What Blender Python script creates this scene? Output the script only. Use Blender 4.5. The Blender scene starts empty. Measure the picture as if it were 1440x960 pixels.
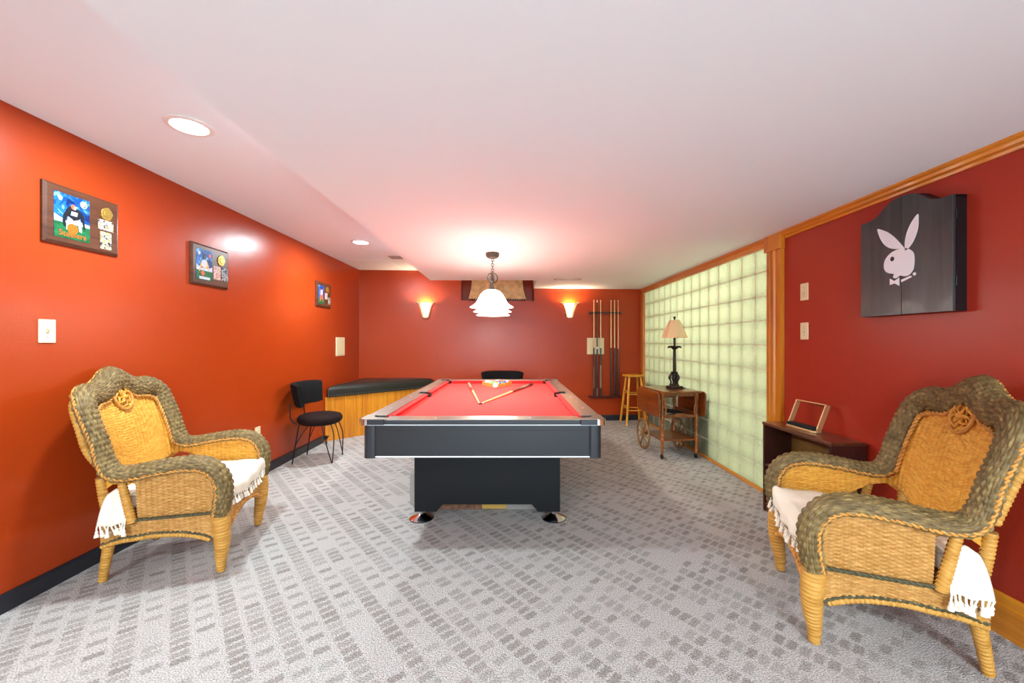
import bpy, math, random
import numpy as np
from mathutils import Vector, Matrix

random.seed(7)
sc = bpy.context.scene
COL = sc.collection
PI = math.pi
R = math.radians

# ------------------------------------------------------------------ camera, world, large lights, exposure
F_PX, HC = 565.0, 1.25
cam_d = bpy.data.cameras.new('camera')
cam_d.sensor_width = 36.0
cam_d.lens = 36.0 * F_PX / 1440.0
cam_d.shift_x = 0.5 / 1440.0
cam_d.shift_y = 1.0 / 1440.0
cam_d.clip_start = 0.02
cam = bpy.data.objects.new('camera', cam_d)
COL.objects.link(cam)
cam.location = (0, 0, HC)
cam.rotation_euler = (PI / 2, 0, 0)
sc.camera = cam

w = bpy.data.worlds.new('world')
sc.world = w
w.use_nodes = True
w.node_tree.nodes['Background'].inputs[0].default_value = (0.75, 0.85, 1.0, 1)
w.node_tree.nodes['Background'].inputs[1].default_value = 0.6

sc.view_settings.view_transform = 'Standard'
sc.view_settings.look = 'None'
sc.view_settings.gamma = 1.0
sc.view_settings.use_curve_mapping = False
sc.view_settings.exposure = 0.6

PENDANT_W, SCONCE_W, DOWN_W, REAR_W, DAY_FILL_W, BEYOND_W = 42.0, 12.0, 30.0, 58.0, 112.0, 115.0


def lamp(kind, name, loc, energy, color=(1, 1, 1), size=0.1, rot=(0, 0, 0), size_y=None, spread=None, parent=None):
    d = bpy.data.lights.new(name, kind)
    d.energy = energy
    d.color = color
    if kind == 'AREA':
        d.shape = 'RECTANGLE' if size_y else 'DISK'
        d.size = size
        if size_y:
            d.size_y = size_y
        if spread:
            d.spread = spread
    else:
        d.shadow_soft_size = size
    o = bpy.data.objects.new(name, d)
    COL.objects.link(o)
    o.location = loc
    o.rotation_euler = rot
    if parent:
        o.parent = parent
    return o


# cool daylight fill from behind the camera; its unseen window is added
lamp('AREA', 'rear_daylight_fill', (0.5, -2.92, 1.3), DAY_FILL_W, (0.64, 0.86, 1.0), 3.0, (R(90), 0, 0), 1.6)
# ceiling lamp of the room beyond the glass block wall
lamp('AREA', 'next_room_light', (3.4, 4.6, 2.3), BEYOND_W, (1.0, 0.98, 0.9), 1.6, (0, 0, 0), 2.6)


# ------------------------------------------------------------------ materials
def lin(h):
    if isinstance(h, str):
        h = h.lstrip('#')
        c = [int(h[i:i + 2], 16) / 255 for i in (0, 2, 4)]
        c = [x / 12.92 if x <= 0.04045 else ((x + 0.055) / 1.055) ** 2.4 for x in c]
        return (c[0], c[1], c[2], 1)
    return (h[0], h[1], h[2], 1)


def new_mat(name):
    m = bpy.data.materials.new(name)
    m.use_nodes = True
    nt = m.node_tree
    return m, nt, nt.nodes['Principled BSDF']


def N(nt, t, **kw):
    n = nt.nodes.new(t)
    for k, v in kw.items():
        if k.startswith('i_'):
            key = k[2:]
            n.inputs[int(key) if key.isdigit() else key].default_value = v
        else:
            setattr(n, k, v)
    return n


def plain(name, col, rough=0.5, metal=0.0, bump=0.0, bscale=200.0, var=0.0, vscale=8.0, coat=0.0, spec=0.5, emit=None, estr=0.0):
    m, nt, p = new_mat(name)
    c = lin(col)
    p.inputs['Base Color'].default_value = c
    p.inputs['Roughness'].default_value = rough
    p.inputs['Metallic'].default_value = metal
    p.inputs['Specular IOR Level'].default_value = spec
    p.inputs['Coat Weight'].default_value = coat
    if emit:
        p.inputs['Emission Color'].default_value = lin(emit)
        p.inputs['Emission Strength'].default_value = estr
    tc = N(nt, 'ShaderNodeTexCoord')
    if var > 0:
        n = N(nt, 'ShaderNodeTexNoise', i_Scale=vscale, i_Detail=4.0)
        nt.links.new(tc.outputs['Object'], n.inputs['Vector'])
        r = N(nt, 'ShaderNodeValToRGB')
        r.color_ramp.elements[0].position = 0.3
        r.color_ramp.elements[1].position = 0.7
        r.color_ramp.elements[0].color = tuple(x * (1 - var) for x in c[:3]) + (1,)
        r.color_ramp.elements[1].color = tuple(min(1, x * (1 + var)) for x in c[:3]) + (1,)
        nt.links.new(n.outputs['Fac'], r.inputs[0])
        nt.links.new(r.outputs[0], p.inputs['Base Color'])
    if bump > 0:
        n2 = N(nt, 'ShaderNodeTexNoise', i_Scale=bscale, i_Detail=3.0)
        nt.links.new(tc.outputs['Object'], n2.inputs['Vector'])
        b = N(nt, 'ShaderNodeBump', i_Strength=bump, i_Distance=0.002)
        nt.links.new(n2.outputs['Fac'], b.inputs['Height'])
        nt.links.new(b.outputs[0], p.inputs['Normal'])
    return m


def wood(name, c1, c2, rough=0.35, axis='Z', scale=14.0, stretch=0.08, coat=0.2):
    m, nt, p = new_mat(name)
    tc = N(nt, 'ShaderNodeTexCoord')
    mp = N(nt, 'ShaderNodeMapping')
    s = [1, 1, 1]
    s['XYZ'.index(axis)] = stretch
    mp.inputs['Scale'].default_value = s
    nt.links.new(tc.outputs['Object'], mp.inputs['Vector'])
    n = N(nt, 'ShaderNodeTexNoise', i_Scale=scale, i_Detail=6.0, i_Distortion=0.8)
    nt.links.new(mp.outputs[0], n.inputs['Vector'])
    n2 = N(nt, 'ShaderNodeTexNoise', i_Scale=scale * 7, i_Detail=3.0)
    nt.links.new(mp.outputs[0], n2.inputs['Vector'])
    mx = N(nt, 'ShaderNodeMath', operation='MULTIPLY_ADD', i_1=0.35)
    nt.links.new(n2.outputs['Fac'], mx.inputs[0])
    mm = N(nt, 'ShaderNodeMath', operation='MULTIPLY', i_1=0.75)
    nt.links.new(n.outputs['Fac'], mm.inputs[0])
    nt.links.new(mm.outputs[0], mx.inputs[2])
    r = N(nt, 'ShaderNodeValToRGB')
    r.color_ramp.elements[0].position = 0.38
    r.color_ramp.elements[1].position = 0.68
    r.color_ramp.elements[0].color = lin(c1)
    r.color_ramp.elements[1].color = lin(c2)
    nt.links.new(mx.outputs[0], r.inputs[0])
    nt.links.new(r.outputs[0], p.inputs['Base Color'])
    p.inputs['Roughness'].default_value = rough
    p.inputs['Coat Weight'].default_value = coat
    b = N(nt, 'ShaderNodeBump', i_Strength=0.12, i_Distance=0.002)
    nt.links.new(n2.outputs['Fac'], b.inputs['Height'])
    nt.links.new(b.outputs[0], p.inputs['Normal'])
    return m


def wall_paint(name, c1, c2, rough=0.3):
    m, nt, p = new_mat(name)
    tc = N(nt, 'ShaderNodeTexCoord')
    n = N(nt, 'ShaderNodeTexNoise', i_Scale=1.6, i_Detail=5.0)
    nt.links.new(tc.outputs['Object'], n.inputs['Vector'])
    r = N(nt, 'ShaderNodeValToRGB')
    r.color_ramp.elements[0].position = 0.1
    r.color_ramp.elements[1].position = 0.9
    r.color_ramp.elements[0].color = lin(c1)
    r.color_ramp.elements[1].color = lin(c2)
    nt.links.new(n.outputs['Fac'], r.inputs[0])
    nt.links.new(r.outputs[0], p.inputs['Base Color'])
    p.inputs['Specular IOR Level'].default_value = 0.32
    mr = N(nt, 'ShaderNodeMapRange', i_3=rough - 0.03, i_4=rough + 0.06)
    nt.links.new(n.outputs['Fac'], mr.inputs[0])
    nt.links.new(mr.outputs[0], p.inputs['Roughness'])
    n2 = N(nt, 'ShaderNodeTexNoise', i_Scale=160.0, i_Detail=2.0)
    nt.links.new(tc.outputs['Object'], n2.inputs['Vector'])
    n3 = N(nt, 'ShaderNodeTexNoise', i_Scale=7.0, i_Detail=2.0)
    nt.links.new(tc.outputs['Object'], n3.inputs['Vector'])
    ad = N(nt, 'ShaderNodeMath', operation='MULTIPLY_ADD', i_1=3.0)
    nt.links.new(n3.outputs['Fac'], ad.inputs[0])
    nt.links.new(n2.outputs['Fac'], ad.inputs[2])
    b = N(nt, 'ShaderNodeBump', i_Strength=0.22, i_Distance=0.0015)
    nt.links.new(ad.outputs[0], b.inputs['Height'])
    nt.links.new(b.outputs[0], p.inputs['Normal'])
    return m


def carpet():
    m, nt, p = new_mat('carpet')
    L = nt.links.new
    tc = N(nt, 'ShaderNodeTexCoord')
    # a little wobble so that no edge of the pile pattern is ruler straight
    nz = N(nt, 'ShaderNodeTexNoise', i_Scale=130.0, i_Detail=3.0)
    L(tc.outputs['Object'], nz.inputs['Vector'])
    vs = N(nt, 'ShaderNodeVectorMath', operation='MULTIPLY_ADD')
    vs.inputs[1].default_value = (0.038, 0.038, 0)
    L(nz.outputs['Color'], vs.inputs[0])
    L(tc.outputs['Object'], vs.inputs[2])
    mp = N(nt, 'ShaderNodeMapping')
    mp.inputs['Rotation'].default_value = (0, 0, R(-40))
    L(vs.outputs[0], mp.inputs['Vector'])
    sx = N(nt, 'ShaderNodeSeparateXYZ')
    L(mp.outputs[0], sx.inputs[0])

    def M(op, a, b=None, c=None):
        n = N(nt, 'ShaderNodeMath', operation=op)
        for i, v in enumerate((a, b, c)):
            if v is None:
                continue
            if isinstance(v, (int, float)):
                n.inputs[i].default_value = v
            else:
                L(v, n.inputs[i])
        return n.outputs[0]
    a = M('DIVIDE', sx.outputs[0], 0.088)
    b0 = M('DIVIDE', sx.outputs[1], 0.046)
    ia = M('FLOOR', a)
    odd = M('MULTIPLY', ia, 0.5)
    b = M('ADD', b0, odd)
    fa = M('FRACT', a)
    fb = M('FRACT', b)
    ib = M('FLOOR', b)
    ca = M('LESS_THAN', M('ABSOLUTE', M('SUBTRACT', fa, 0.5)), 0.36)
    cb = M('LESS_THAN', M('ABSOLUTE', M('SUBTRACT', fb, 0.5)), 0.36)
    cx = N(nt, 'ShaderNodeCombineXYZ')
    L(ia, cx.inputs[0])
    L(ib, cx.inputs[1])
    wn = N(nt, 'ShaderNodeTexWhiteNoise', noise_dimensions='2D')
    L(cx.outputs[0], wn.inputs['Vector'])
    # groups of dashes and gaps
    cg = N(nt, 'ShaderNodeCombineXYZ')
    L(ia, cg.inputs[0])
    L(M('FLOOR', M('DIVIDE', b, 4.0)), cg.inputs[1])
    wg = N(nt, 'ShaderNodeTexWhiteNoise', noise_dimensions='2D')
    L(cg.outputs[0], wg.inputs['Vector'])
    run = M('ADD', M('MULTIPLY', wn.outputs['Value'], 0.3), M('MULTIPLY', wg.outputs['Value'], 0.75))
    # every other strip is only a broken row of single dashes
    sparse = M('MODULO', M('ABSOLUTE', ia), 2.0)
    single = M('MODULO', M('ABSOLUTE', ib), 2.0)
    thr = M('SUBTRACT', 0.84, M('MULTIPLY', M('MULTIPLY', sparse, single), 0.55))
    on = M('LESS_THAN', run, thr)
    dash = M('MULTIPLY', M('MULTIPLY', ca, cb), on)
    dash = M('MULTIPLY', dash, M('MULTIPLY_ADD', wn.outputs['Value'], 0.6, 0.4))
    # pile
    vo = N(nt, 'ShaderNodeTexVoronoi', i_Scale=190.0)
    L(tc.outputs['Object'], vo.inputs['Vector'])
    fn = N(nt, 'ShaderNodeTexNoise', i_Scale=170.0, i_Detail=3.0)
    L(tc.outputs['Object'], fn.inputs['Vector'])
    mix = N(nt, 'ShaderNodeMix', data_type='RGBA')
    mix.inputs[6].default_value = lin('#d3d0cb')
    mix.inputs[7].default_value = lin('#a8a39c')
    L(dash, mix.inputs[0])
    mul = N(nt, 'ShaderNodeMix', data_type='RGBA', blend_type='MULTIPLY')
    mul.inputs[0].default_value = 1.0
    L(mix.outputs[2], mul.inputs[6])
    rp = N(nt, 'ShaderNodeValToRGB')
    rp.color_ramp.elements[0].position = 0.36
    rp.color_ramp.elements[1].position = 0.62
    rp.color_ramp.elements[0].color = (0.5, 0.495, 0.49, 1)
    rp.color_ramp.elements[1].color = (1, 1, 1, 1)
    L(fn.outputs['Fac'], rp.inputs[0])
    L(rp.outputs[0], mul.inputs[7])
    L(mul.outputs[2], p.inputs['Base Color'])
    p.inputs['Roughness'].default_value = 0.95
    p.inputs['Specular IOR Level'].default_value = 0.1
    bm = N(nt, 'ShaderNodeBump', i_Strength=0.7, i_Distance=0.006)
    ht = M('SUBTRACT', fn.outputs['Fac'], vo.outputs['Distance'])
    L(ht, bm.inputs['Height'])
    L(bm.outputs[0], p.inputs['Normal'])
    return m


def wicker(name, c1, c2, c3=None):
    """cane strands: the UV counts stakes (u) and strands (v), every strand gets its own tone"""
    m, nt, p = new_mat(name)
    L = nt.links.new
    uv = N(nt, 'ShaderNodeUVMap', uv_map='UVMap')
    sx = N(nt, 'ShaderNodeSeparateXYZ')
    L(uv.outputs[0], sx.inputs[0])
    fl = N(nt, 'ShaderNodeMath', operation='FLOOR')
    L(sx.outputs[1], fl.inputs[0])
    du = N(nt, 'ShaderNodeMath', operation='MULTIPLY', i_1=0.35)
    L(sx.outputs[0], du.inputs[0])
    cb = N(nt, 'ShaderNodeCombineXYZ')
    L(du.outputs[0], cb.inputs[0])
    L(fl.outputs[0], cb.inputs[1])
    n = N(nt, 'ShaderNodeTexNoise', i_Scale=1.7, i_Detail=3.0)
    L(cb.outputs[0], n.inputs['Vector'])
    r = N(nt, 'ShaderNodeValToRGB')
    r.color_ramp.elements[0].position = 0.3
    r.color_ramp.elements[1].position = 0.7
    r.color_ramp.elements[0].color = lin(c1)
    r.color_ramp.elements[1].color = lin(c2)
    if c3:
        e = r.color_ramp.elements.new(0.5)
        e.color = lin(c3)
    L(n.outputs['Fac'], r.inputs[0])
    L(r.outputs[0], p.inputs['Base Color'])
    p.inputs['Roughness'].default_value = 0.5
    p.inputs['Specular IOR Level'].default_value = 0.3
    return m


def glass_block_mat():
    m, nt, p = new_mat('glass_block')
    L = nt.links.new
    tc = N(nt, 'ShaderNodeTexCoord')
    n = N(nt, 'ShaderNodeTexVoronoi', i_Scale=75.0, feature='SMOOTH_F1')
    L(tc.outputs['Object'], n.inputs['Vector'])
    n2 = N(nt, 'ShaderNodeTexNoise', i_Scale=45.0, i_Detail=2.0, i_Distortion=1.5)
    L(tc.outputs['Object'], n2.inputs['Vector'])
    ad = N(nt, 'ShaderNodeMath', operation='ADD')
    L(n.outputs['Distance'], ad.inputs[0])
    L(n2.outputs['Fac'], ad.inputs[1])
    b = N(nt, 'ShaderNodeBump', i_Strength=0.9, i_Distance=0.006)
    L(ad.outputs[0], b.inputs['Height'])
    p.inputs['Base Color'].default_value = lin('#b4bca4')
    p.inputs['Roughness'].default_value = 0.12
    L(b.outputs[0], p.inputs['Normal'])
    tr = N(nt, 'ShaderNodeBsdfTranslucent')
    tr.inputs['Color'].default_value = lin('#e9eed9')
    L(b.outputs[0], tr.inputs['Normal'])
    mx = N(nt, 'ShaderNodeMixShader', i_0=0.68)
    L(p.outputs[0], mx.inputs[1])
    L(tr.outputs[0], mx.inputs[2])
    L(mx.outputs[0], nt.nodes['Material Output'].inputs['Surface'])
    return m


def shade_mat(name, col, estr, emit):
    m, nt, p = new_mat(name)
    L = nt.links.new
    p.inputs['Base Color'].default_value = lin(col)
    p.inputs['Roughness'].default_value = 0.3
    p.inputs['Emission Color'].default_value = lin(emit)
    p.inputs['Emission Strength'].default_value = estr
    tr = N(nt, 'ShaderNodeBsdfTranslucent')
    tr.inputs['Color'].default_value = lin(col)
    mx = N(nt, 'ShaderNodeMixShader', i_0=0.5)
    L(p.outputs[0], mx.inputs[1])
    L(tr.outputs[0], mx.inputs[2])
    L(mx.outputs[0], nt.nodes['Material Output'].inputs['Surface'])
    return m


def panel_wood(name, c1, c2):
    """vertical bead-board veneer"""
    m = wood(name, c1, c2, 0.35, 'Z', 16.0, 0.05)
    return m


def card_mat(name, cols, scale):
    """small printed picture: blotches of a few colours"""
    m, nt, p = new_mat(name)
    tc = N(nt, 'ShaderNodeTexCoord')
    n = N(nt, 'ShaderNodeTexNoise', i_Scale=scale, i_Detail=3.0, i_Distortion=1.0)
    nt.links.new(tc.outputs['Object'], n.inputs['Vector'])
    r = N(nt, 'ShaderNodeValToRGB')
    r.color_ramp.interpolation = 'CONSTANT'
    els = r.color_ramp.elements
    els[0].position, els[0].color = 0.0, lin(cols[0])
    els[1].position, els[1].color = 0.42, lin(cols[1])
    for i, c in enumerate(cols[2:]):
        e = els.new(0.5 + 0.08 * i)
        e.color = lin(c)
    nt.links.new(n.outputs['Fac'], r.inputs[0])
    nt.links.new(r.outputs[0], p.inputs['Base Color'])
    p.inputs['Roughness'].default_value = 0.2
    return m


M = {
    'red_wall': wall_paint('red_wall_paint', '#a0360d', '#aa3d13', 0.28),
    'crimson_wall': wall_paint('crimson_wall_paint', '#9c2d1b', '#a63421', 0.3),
    'ceiling': plain('ceiling_paint', '#ecf3f7', 0.8, bump=0.1, bscale=120, spec=0.2),
    'carpet': carpet(),
    'white': plain('white_paint', '#e8e6e0', 0.5),
    'oak': wood('oak_trim', '#b5650f', '#d98a25', 0.3, 'Z', 14, 0.06),
    'oak_y': wood('oak_trim_lengthwise', '#b5650f', '#d98a25', 0.3, 'Y', 14, 0.06),
    'oak_panel': panel_wood('oak_bench_panel', '#b96a10', '#dd9326'),
    'black_base': plain('black_baseboard', '#23242a', 0.4),
    'cream': plain('cream_plastic', '#e6dab0', 0.35),
    'cream_dark': plain('cream_plastic_shadowed_slot', '#8d876c', 0.5),
    'glass_block': glass_block_mat(),
    'mortar': plain('pale_green_mortar', '#e0e6c8', 0.7),
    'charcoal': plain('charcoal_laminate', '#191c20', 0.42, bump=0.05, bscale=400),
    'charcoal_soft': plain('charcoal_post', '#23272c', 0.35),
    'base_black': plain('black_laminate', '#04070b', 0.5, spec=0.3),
    'brushed': plain('brushed_rail_metal', '#a9a296', 0.32, 0.85, bump=0.08, bscale=300),
    'chrome': plain('chrome', '#d5d8dc', 0.14, 1.0),
    'white_strip': plain('white_trim_strip', '#e4e8ea', 0.3),
    'felt': plain('red_billiard_cloth', '#e8403c', 0.9, bump=0.1, bscale=600, spec=0.15),
    'felt_dark': plain('red_cushion_cloth', '#e03a38', 0.85, spec=0.15),
    'black_rubber': plain('black_rubber', '#0d0d0f', 0.6),
    'black_metal': plain('black_metal', '#17171a', 0.35, 0.4),
    'cue_maple': plain('cue_maple', '#e9c88c', 0.3, coat=0.3),
    'cue_dark': plain('cue_dark_stain', '#2a2220', 0.3, coat=0.3),
    'cue_grey': plain('cue_grey_wrap', '#5b544e', 0.6),
    'cue_brown': plain('cue_brown_butt', '#6b3a22', 0.3, coat=0.3),
    'cue_pink': plain('cue_pinkish_shaft', '#e8a888', 0.35),
    'cue_grip': plain('cue_speckled_grip', '#8d7b68', 0.6, var=0.4, vscale=90),
    'ivory': plain('ivory_ferrule', '#f4f0e2', 0.3),
    'rack_wood': wood('rack_wood', '#c98a3a', '#e2a650', 0.35, 'X', 20, 0.1),
    'rack_dark': plain('dark_mahogany', '#4a150c', 0.35, coat=0.3),
    'iron': plain('pewter_iron', '#6a645a', 0.38, 0.8, var=0.25, vscale=60),
    'shade_glass': shade_mat('alabaster_shade_glass', '#fbf8f2', 4.2, '#fff8ee'),
    'sconce_glass': shade_mat('sconce_glass', '#fff6e0', 1.5, '#ffe9bf'),
    'sconce_frame': plain('sconce_frame', '#b9a892', 0.4, 0.5),
    'down_lens': plain('downlight_lens', '#ffffff', 0.4, emit='#ffffff', estr=8.0),
    'vent': plain('vent_metal', '#b5a89c', 0.5, 0.2),
    'curtain': plain('tan_valance_cloth', '#d9b987', 0.9, var=0.25, vscale=14),
    'plaque': wood('walnut_plaque', '#3a1e10', '#5e3520', 0.35, 'X', 18, 0.06, 0.4),
    'poster_blue': card_mat('poster_sky', ['#08285e', '#0d4488', '#1b66ac', '#6ea4cc'], 14.0),
    'poster_green': plain('poster_field', '#146038', 0.25, var=0.4, vscale=60),
    'poster_skyline': plain('poster_horizon', '#b9c7e2', 0.25, var=0.2, vscale=40),
    'print_black': plain('print_black', '#191c24', 0.25),
    'print_white': plain('print_white', '#bcc4cc', 0.25),
    'print_flesh': plain('print_rust', '#c4623c', 0.25),
    'print_gold': plain('print_gold_yellow', '#e6a72c', 0.25),
    'print_orange': plain('print_orange', '#d8601a', 0.25),
    'print_red': plain('print_red', '#c8342c', 0.25),
    'card1': card_mat('card_print_light', ['#2b2b30', '#a79f96', '#c4bcb4', '#a07c3c'], 60.0),
    'card2': card_mat('card_print_pale', ['#35323a', '#b6b0a8', '#a8883c', '#ccc6be'], 70.0),
    'card3': card_mat('card_print_pink', ['#c45a50', '#b89488', '#c4b0a6', '#d0c4bc'], 70.0),
    'card4': card_mat('card_print_grey', ['#2f3550', '#626a76', '#9a9c96', '#b8b4ac'], 70.0),
    'medal': plain('gold_medallion', '#b8984a', 0.35, 0.7, bump=0.8, bscale=90),
    'dart_black': wood('black_stained_oak', '#23262a', '#3b4041', 0.33, 'Z', 22, 0.07, 0.1),
    'dart_side': plain('black_cabinet_side', '#0c0c0f', 0.4),
    'emblem_white': plain('emblem_white', '#e9edf2', 0.4),
    'stool_wood': wood('honey_stool_wood', '#d08a1e', '#eaa838', 0.35, 'Z', 20, 0.08),
    'cart_wood': wood('maple_cart_wood', '#5a2a0c', '#8a4616', 0.28, 'Y', 12, 0.08, 0.4),
    'cart_turned': wood('turned_cart_wood', '#74390f', '#a35c1e', 0.3, 'Z', 16, 0.15, 0.4),
    'wheel_wood': wood('wheel_wood', '#6a4a26', '#93693a', 0.4, 'Z', 20, 0.3, 0.2),
    'bronze': plain('dark_bronze', '#2c211a', 0.42, 0.5, bump=0.6, bscale=60),
    'linen': plain('linen_shade', '#e3c294', 0.85, bump=0.2, bscale=500),
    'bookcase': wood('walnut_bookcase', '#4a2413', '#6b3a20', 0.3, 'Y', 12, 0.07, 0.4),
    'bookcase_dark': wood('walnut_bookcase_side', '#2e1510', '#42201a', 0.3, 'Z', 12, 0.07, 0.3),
    'bookcase_back': wood('bookcase_back_panel', '#5c4018', '#73521f', 0.5, 'Z', 10, 0.1, 0.0),
    'gold_metal': plain('pale_gold_metal', '#dcb880', 0.3, 0.6),
    'black_felt': plain('black_felt', '#0a0a0e', 0.9),
    'velvet': plain('black_velvet', '#0c0a0b', 0.85, var=0.4, vscale=7, spec=0.2),
    'velvet_brown': plain('dark_brown_velvet', '#1c0c0b', 0.8, var=0.5, vscale=6, spec=0.2),
    'vinyl': plain('black_vinyl', '#23241f', 0.36, bump=0.05, bscale=60),
    'nail': plain('nailhead_pewter', '#8a8a86', 0.3, 0.9),
    'cardboard': plain('printed_cardboard', '#8c6a48', 0.7, var=0.4, vscale=18),
    'cardboard_grey': plain('grey_cardboard', '#9b968e', 0.7),
    'label_yellow': plain('label_yellow', '#c9a24a', 0.5),
    'w_dark': wicker('dark_olive_cane', '#574627', '#97804e', '#735f39'),
    'w_honey': wicker('honey_cane', '#c8872a', '#eab550', '#dca03a'),
    'w_tan': wicker('tan_cane', '#a3722f', '#cfa05a', '#b98645'),
    'w_leg': wicker('wrapped_leg_cane', '#b07c30', '#d8a654', '#c69140'),
    'w_braid': plain('braided_cane', '#c98d3e', 0.5, var=0.35, vscale=40),
    'w_braid_dark': plain('dark_braided_cane', '#4d4a30', 0.5, var=0.35, vscale=40),
    'maroon_fringe': plain('maroon_fringe', '#5c1210', 0.9, spec=0.1),
    'w_curl': plain('curled_honey_cane', '#dc9f38', 0.45, var=0.3, vscale=50),
    'w_frame': plain('pale_wrapped_frame', '#c9a368', 0.5, var=0.25, vscale=25, bump=0.5, bscale=120),
    'w_seat': plain('seat_deck', '#8a5c24', 0.7),
    'throw': plain('cream_cotton_throw', '#eee6d4', 0.9, bump=0.35, bscale=250, spec=0.15),
    'glass_pane': plain('window_glass', '#b8c4cc', 0.05, 0.0),
    'stuff_dark': plain('dimming_chest_dark', '#1c211c', 0.7),
}


# ------------------------------------------------------------------ mesh helpers
class MB:
    def __init__(self):
        self.v, self.f, self.m = [], [], []

    def add(self, vs, fs, mi=0):
        o = len(self.v)
        self.v.extend([tuple(map(float, p)) for p in vs])
        self.f.extend([tuple(i + o for i in q) for q in fs])
        self.m.extend([mi] * len(fs))
        return self

    def box(self, x0, x1, y0, y1, z0, z1, mi=0):
        vs = [(x0, y0, z0), (x1, y0, z0), (x1, y1, z0), (x0, y1, z0), (x0, y0, z1), (x1, y0, z1), (x1, y1, z1), (x0, y1, z1)]
        fs = [(0, 3, 2, 1), (4, 5, 6, 7), (0, 1, 5, 4), (1, 2, 6, 5), (2, 3, 7, 6), (3, 0, 4, 7)]
        return self.add(vs, fs, mi)

    def prism(self, poly, a, b, plane='xy', mi=0):
        """polygon (counter-clockwise) extruded from a to b along the third axis"""
        def mk(p, t):
            if plane == 'xy':
                return (p[0], p[1], t)
            if plane == 'xz':
                return (p[0], t, p[1])
            return (t, p[0], p[1])
        n = len(poly)
        vs = [mk(p, a) for p in poly] + [mk(p, b) for p in poly]
        fs = [tuple(range(n - 1, -1, -1)), tuple(range(n, 2 * n))]
        fs += [(i, (i + 1) % n, n + (i + 1) % n, n + i) for i in range(n)]
        return self.add(vs, fs, mi)

    def tube(self, pts, rad, seg=8, closed=False, cap=True, mi=0):
        P = np.array(pts, float)
        n = len(P)
        rr = np.full(n, rad, float) if np.isscalar(rad) else np.array(rad, float)
        T = np.gradient(P, axis=0)
        if closed:
            T = np.roll(P, -1, 0) - np.roll(P, 1, 0)
        T /= np.linalg.norm(T, axis=1)[:, None] + 1e-12
        a = np.array([0, 0, 1.0]) if abs(T[0][2]) < 0.9 else np.array([1.0, 0, 0])
        nrm = np.cross(T[0], a)
        nrm /= np.linalg.norm(nrm)
        vs = []
        for i in range(n):
            nrm = nrm - T[i] * np.dot(nrm, T[i])
            nrm /= np.linalg.norm(nrm) + 1e-12
            bi = np.cross(T[i], nrm)
            for k in range(seg):
                t = 2 * PI * k / seg
                vs.append(P[i] + rr[i] * (math.cos(t) * nrm + math.sin(t) * bi))
        fs = []
        for i in range(n if closed else n - 1):
            j = (i + 1) % n
            for k in range(seg):
                k2 = (k + 1) % seg
                fs.append((i * seg + k, i * seg + k2, j * seg + k2, j * seg + k))
        if cap and not closed:
            fs.append(tuple(range(seg - 1, -1, -1)))
            fs.append(tuple((n - 1) * seg + k for k in range(seg)))
        return self.add(vs, fs, mi)

    def lathe(self, prof, c=(0, 0, 0), seg=24, mi=0, cap=True, sx=1.0, sy=1.0):
        """profile [(r, z)] bottom to top round the z axis"""
        n = len(prof)
        vs = []
        for r, z in prof:
            for k in range(seg):
                t = 2 * PI * k / seg
                vs.append((c[0] + r * math.cos(t) * sx, c[1] + r * math.sin(t) * sy, c[2] + z))
        fs = []
        for i in range(n - 1):
            for k in range(seg):
                k2 = (k + 1) % seg
                fs.append((i * seg + k, i * seg + k2, (i + 1) * seg + k2, (i + 1) * seg + k))
        if cap:
            fs.append(tuple(range(seg - 1, -1, -1)))
            fs.append(tuple((n - 1) * seg + k for k in range(seg)))
        return self.add(vs, fs, mi)

    def sphere(self, c, r, seg=16, rings=10, sz=1.0, mi=0):
        pr = [(max(1e-4, r * math.sin(PI * i / rings)), -r * sz * math.cos(PI * i / rings)) for i in range(rings + 1)]
        return self.lathe(pr, c, seg, mi, True)

    def xf(self, mat):
        self.v = [tuple(mat @ Vector(p)) for p in self.v]
        return self

    def mesh(self, name, mats, smooth=None):
        me = bpy.data.meshes.new(name)
        me.from_pydata(self.v, [], self.f)
        for m in (mats if isinstance(mats, (list, tuple)) else [mats]):
            me.materials.append(m)
        if any(self.m):
            me.polygons.foreach_set('material_index', self.m)
        if smooth is not None:
            me.polygons.foreach_set('use_smooth', [True] * len(me.polygons))
            me.set_sharp_from_angle(angle=R(smooth))
        me.update()
        return me

    def build(self, name, mats, parent=None, smooth=None, bevel=0.0, bseg=2):
        o = bpy.data.objects.new(name, self.mesh(name, mats, smooth))
        COL.objects.link(o)
        if parent is not None:
            o.parent = parent
        if bevel:
            b = o.modifiers.new('bevel', 'BEVEL')
            b.width = bevel
            b.segments = bseg
            b.limit_method = 'ANGLE'
            b.angle_limit = R(40)
        return o


def thing(name, label, cat, loc=(0, 0, 0), rotz=0.0, group=None):
    o = bpy.data.objects.new(name, None)
    COL.objects.link(o)
    o.location = loc
    o.rotation_euler = (0, 0, rotz)
    o.empty_display_size = 0.1
    return tag(o, label, cat, group)


def tag(o, label, cat, group=None, kind=None):
    o['label'] = label
    o['category'] = cat
    if group:
        o['group'] = group
    if kind:
        o['kind'] = kind
    return o


def struct(o, label, cat):
    return tag(o, label, cat, None, 'structure')


def link_part(name, me, parent, loc=(0, 0, 0), rot=(0, 0, 0), scale=(1, 1, 1)):
    o = bpy.data.objects.new(name, me)
    COL.objects.link(o)
    o.parent = parent
    o.location, o.rotation_euler, o.scale = loc, rot, scale
    return o


def circ(cx, cy, r, n=24, a0=0.0, a1=2 * PI, end=False):
    m = n if not end else n - 1
    return [(cx + r * math.cos(a0 + (a1 - a0) * i / m), cy + r * math.sin(a0 + (a1 - a0) * i / m)) for i in range(n)]


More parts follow.
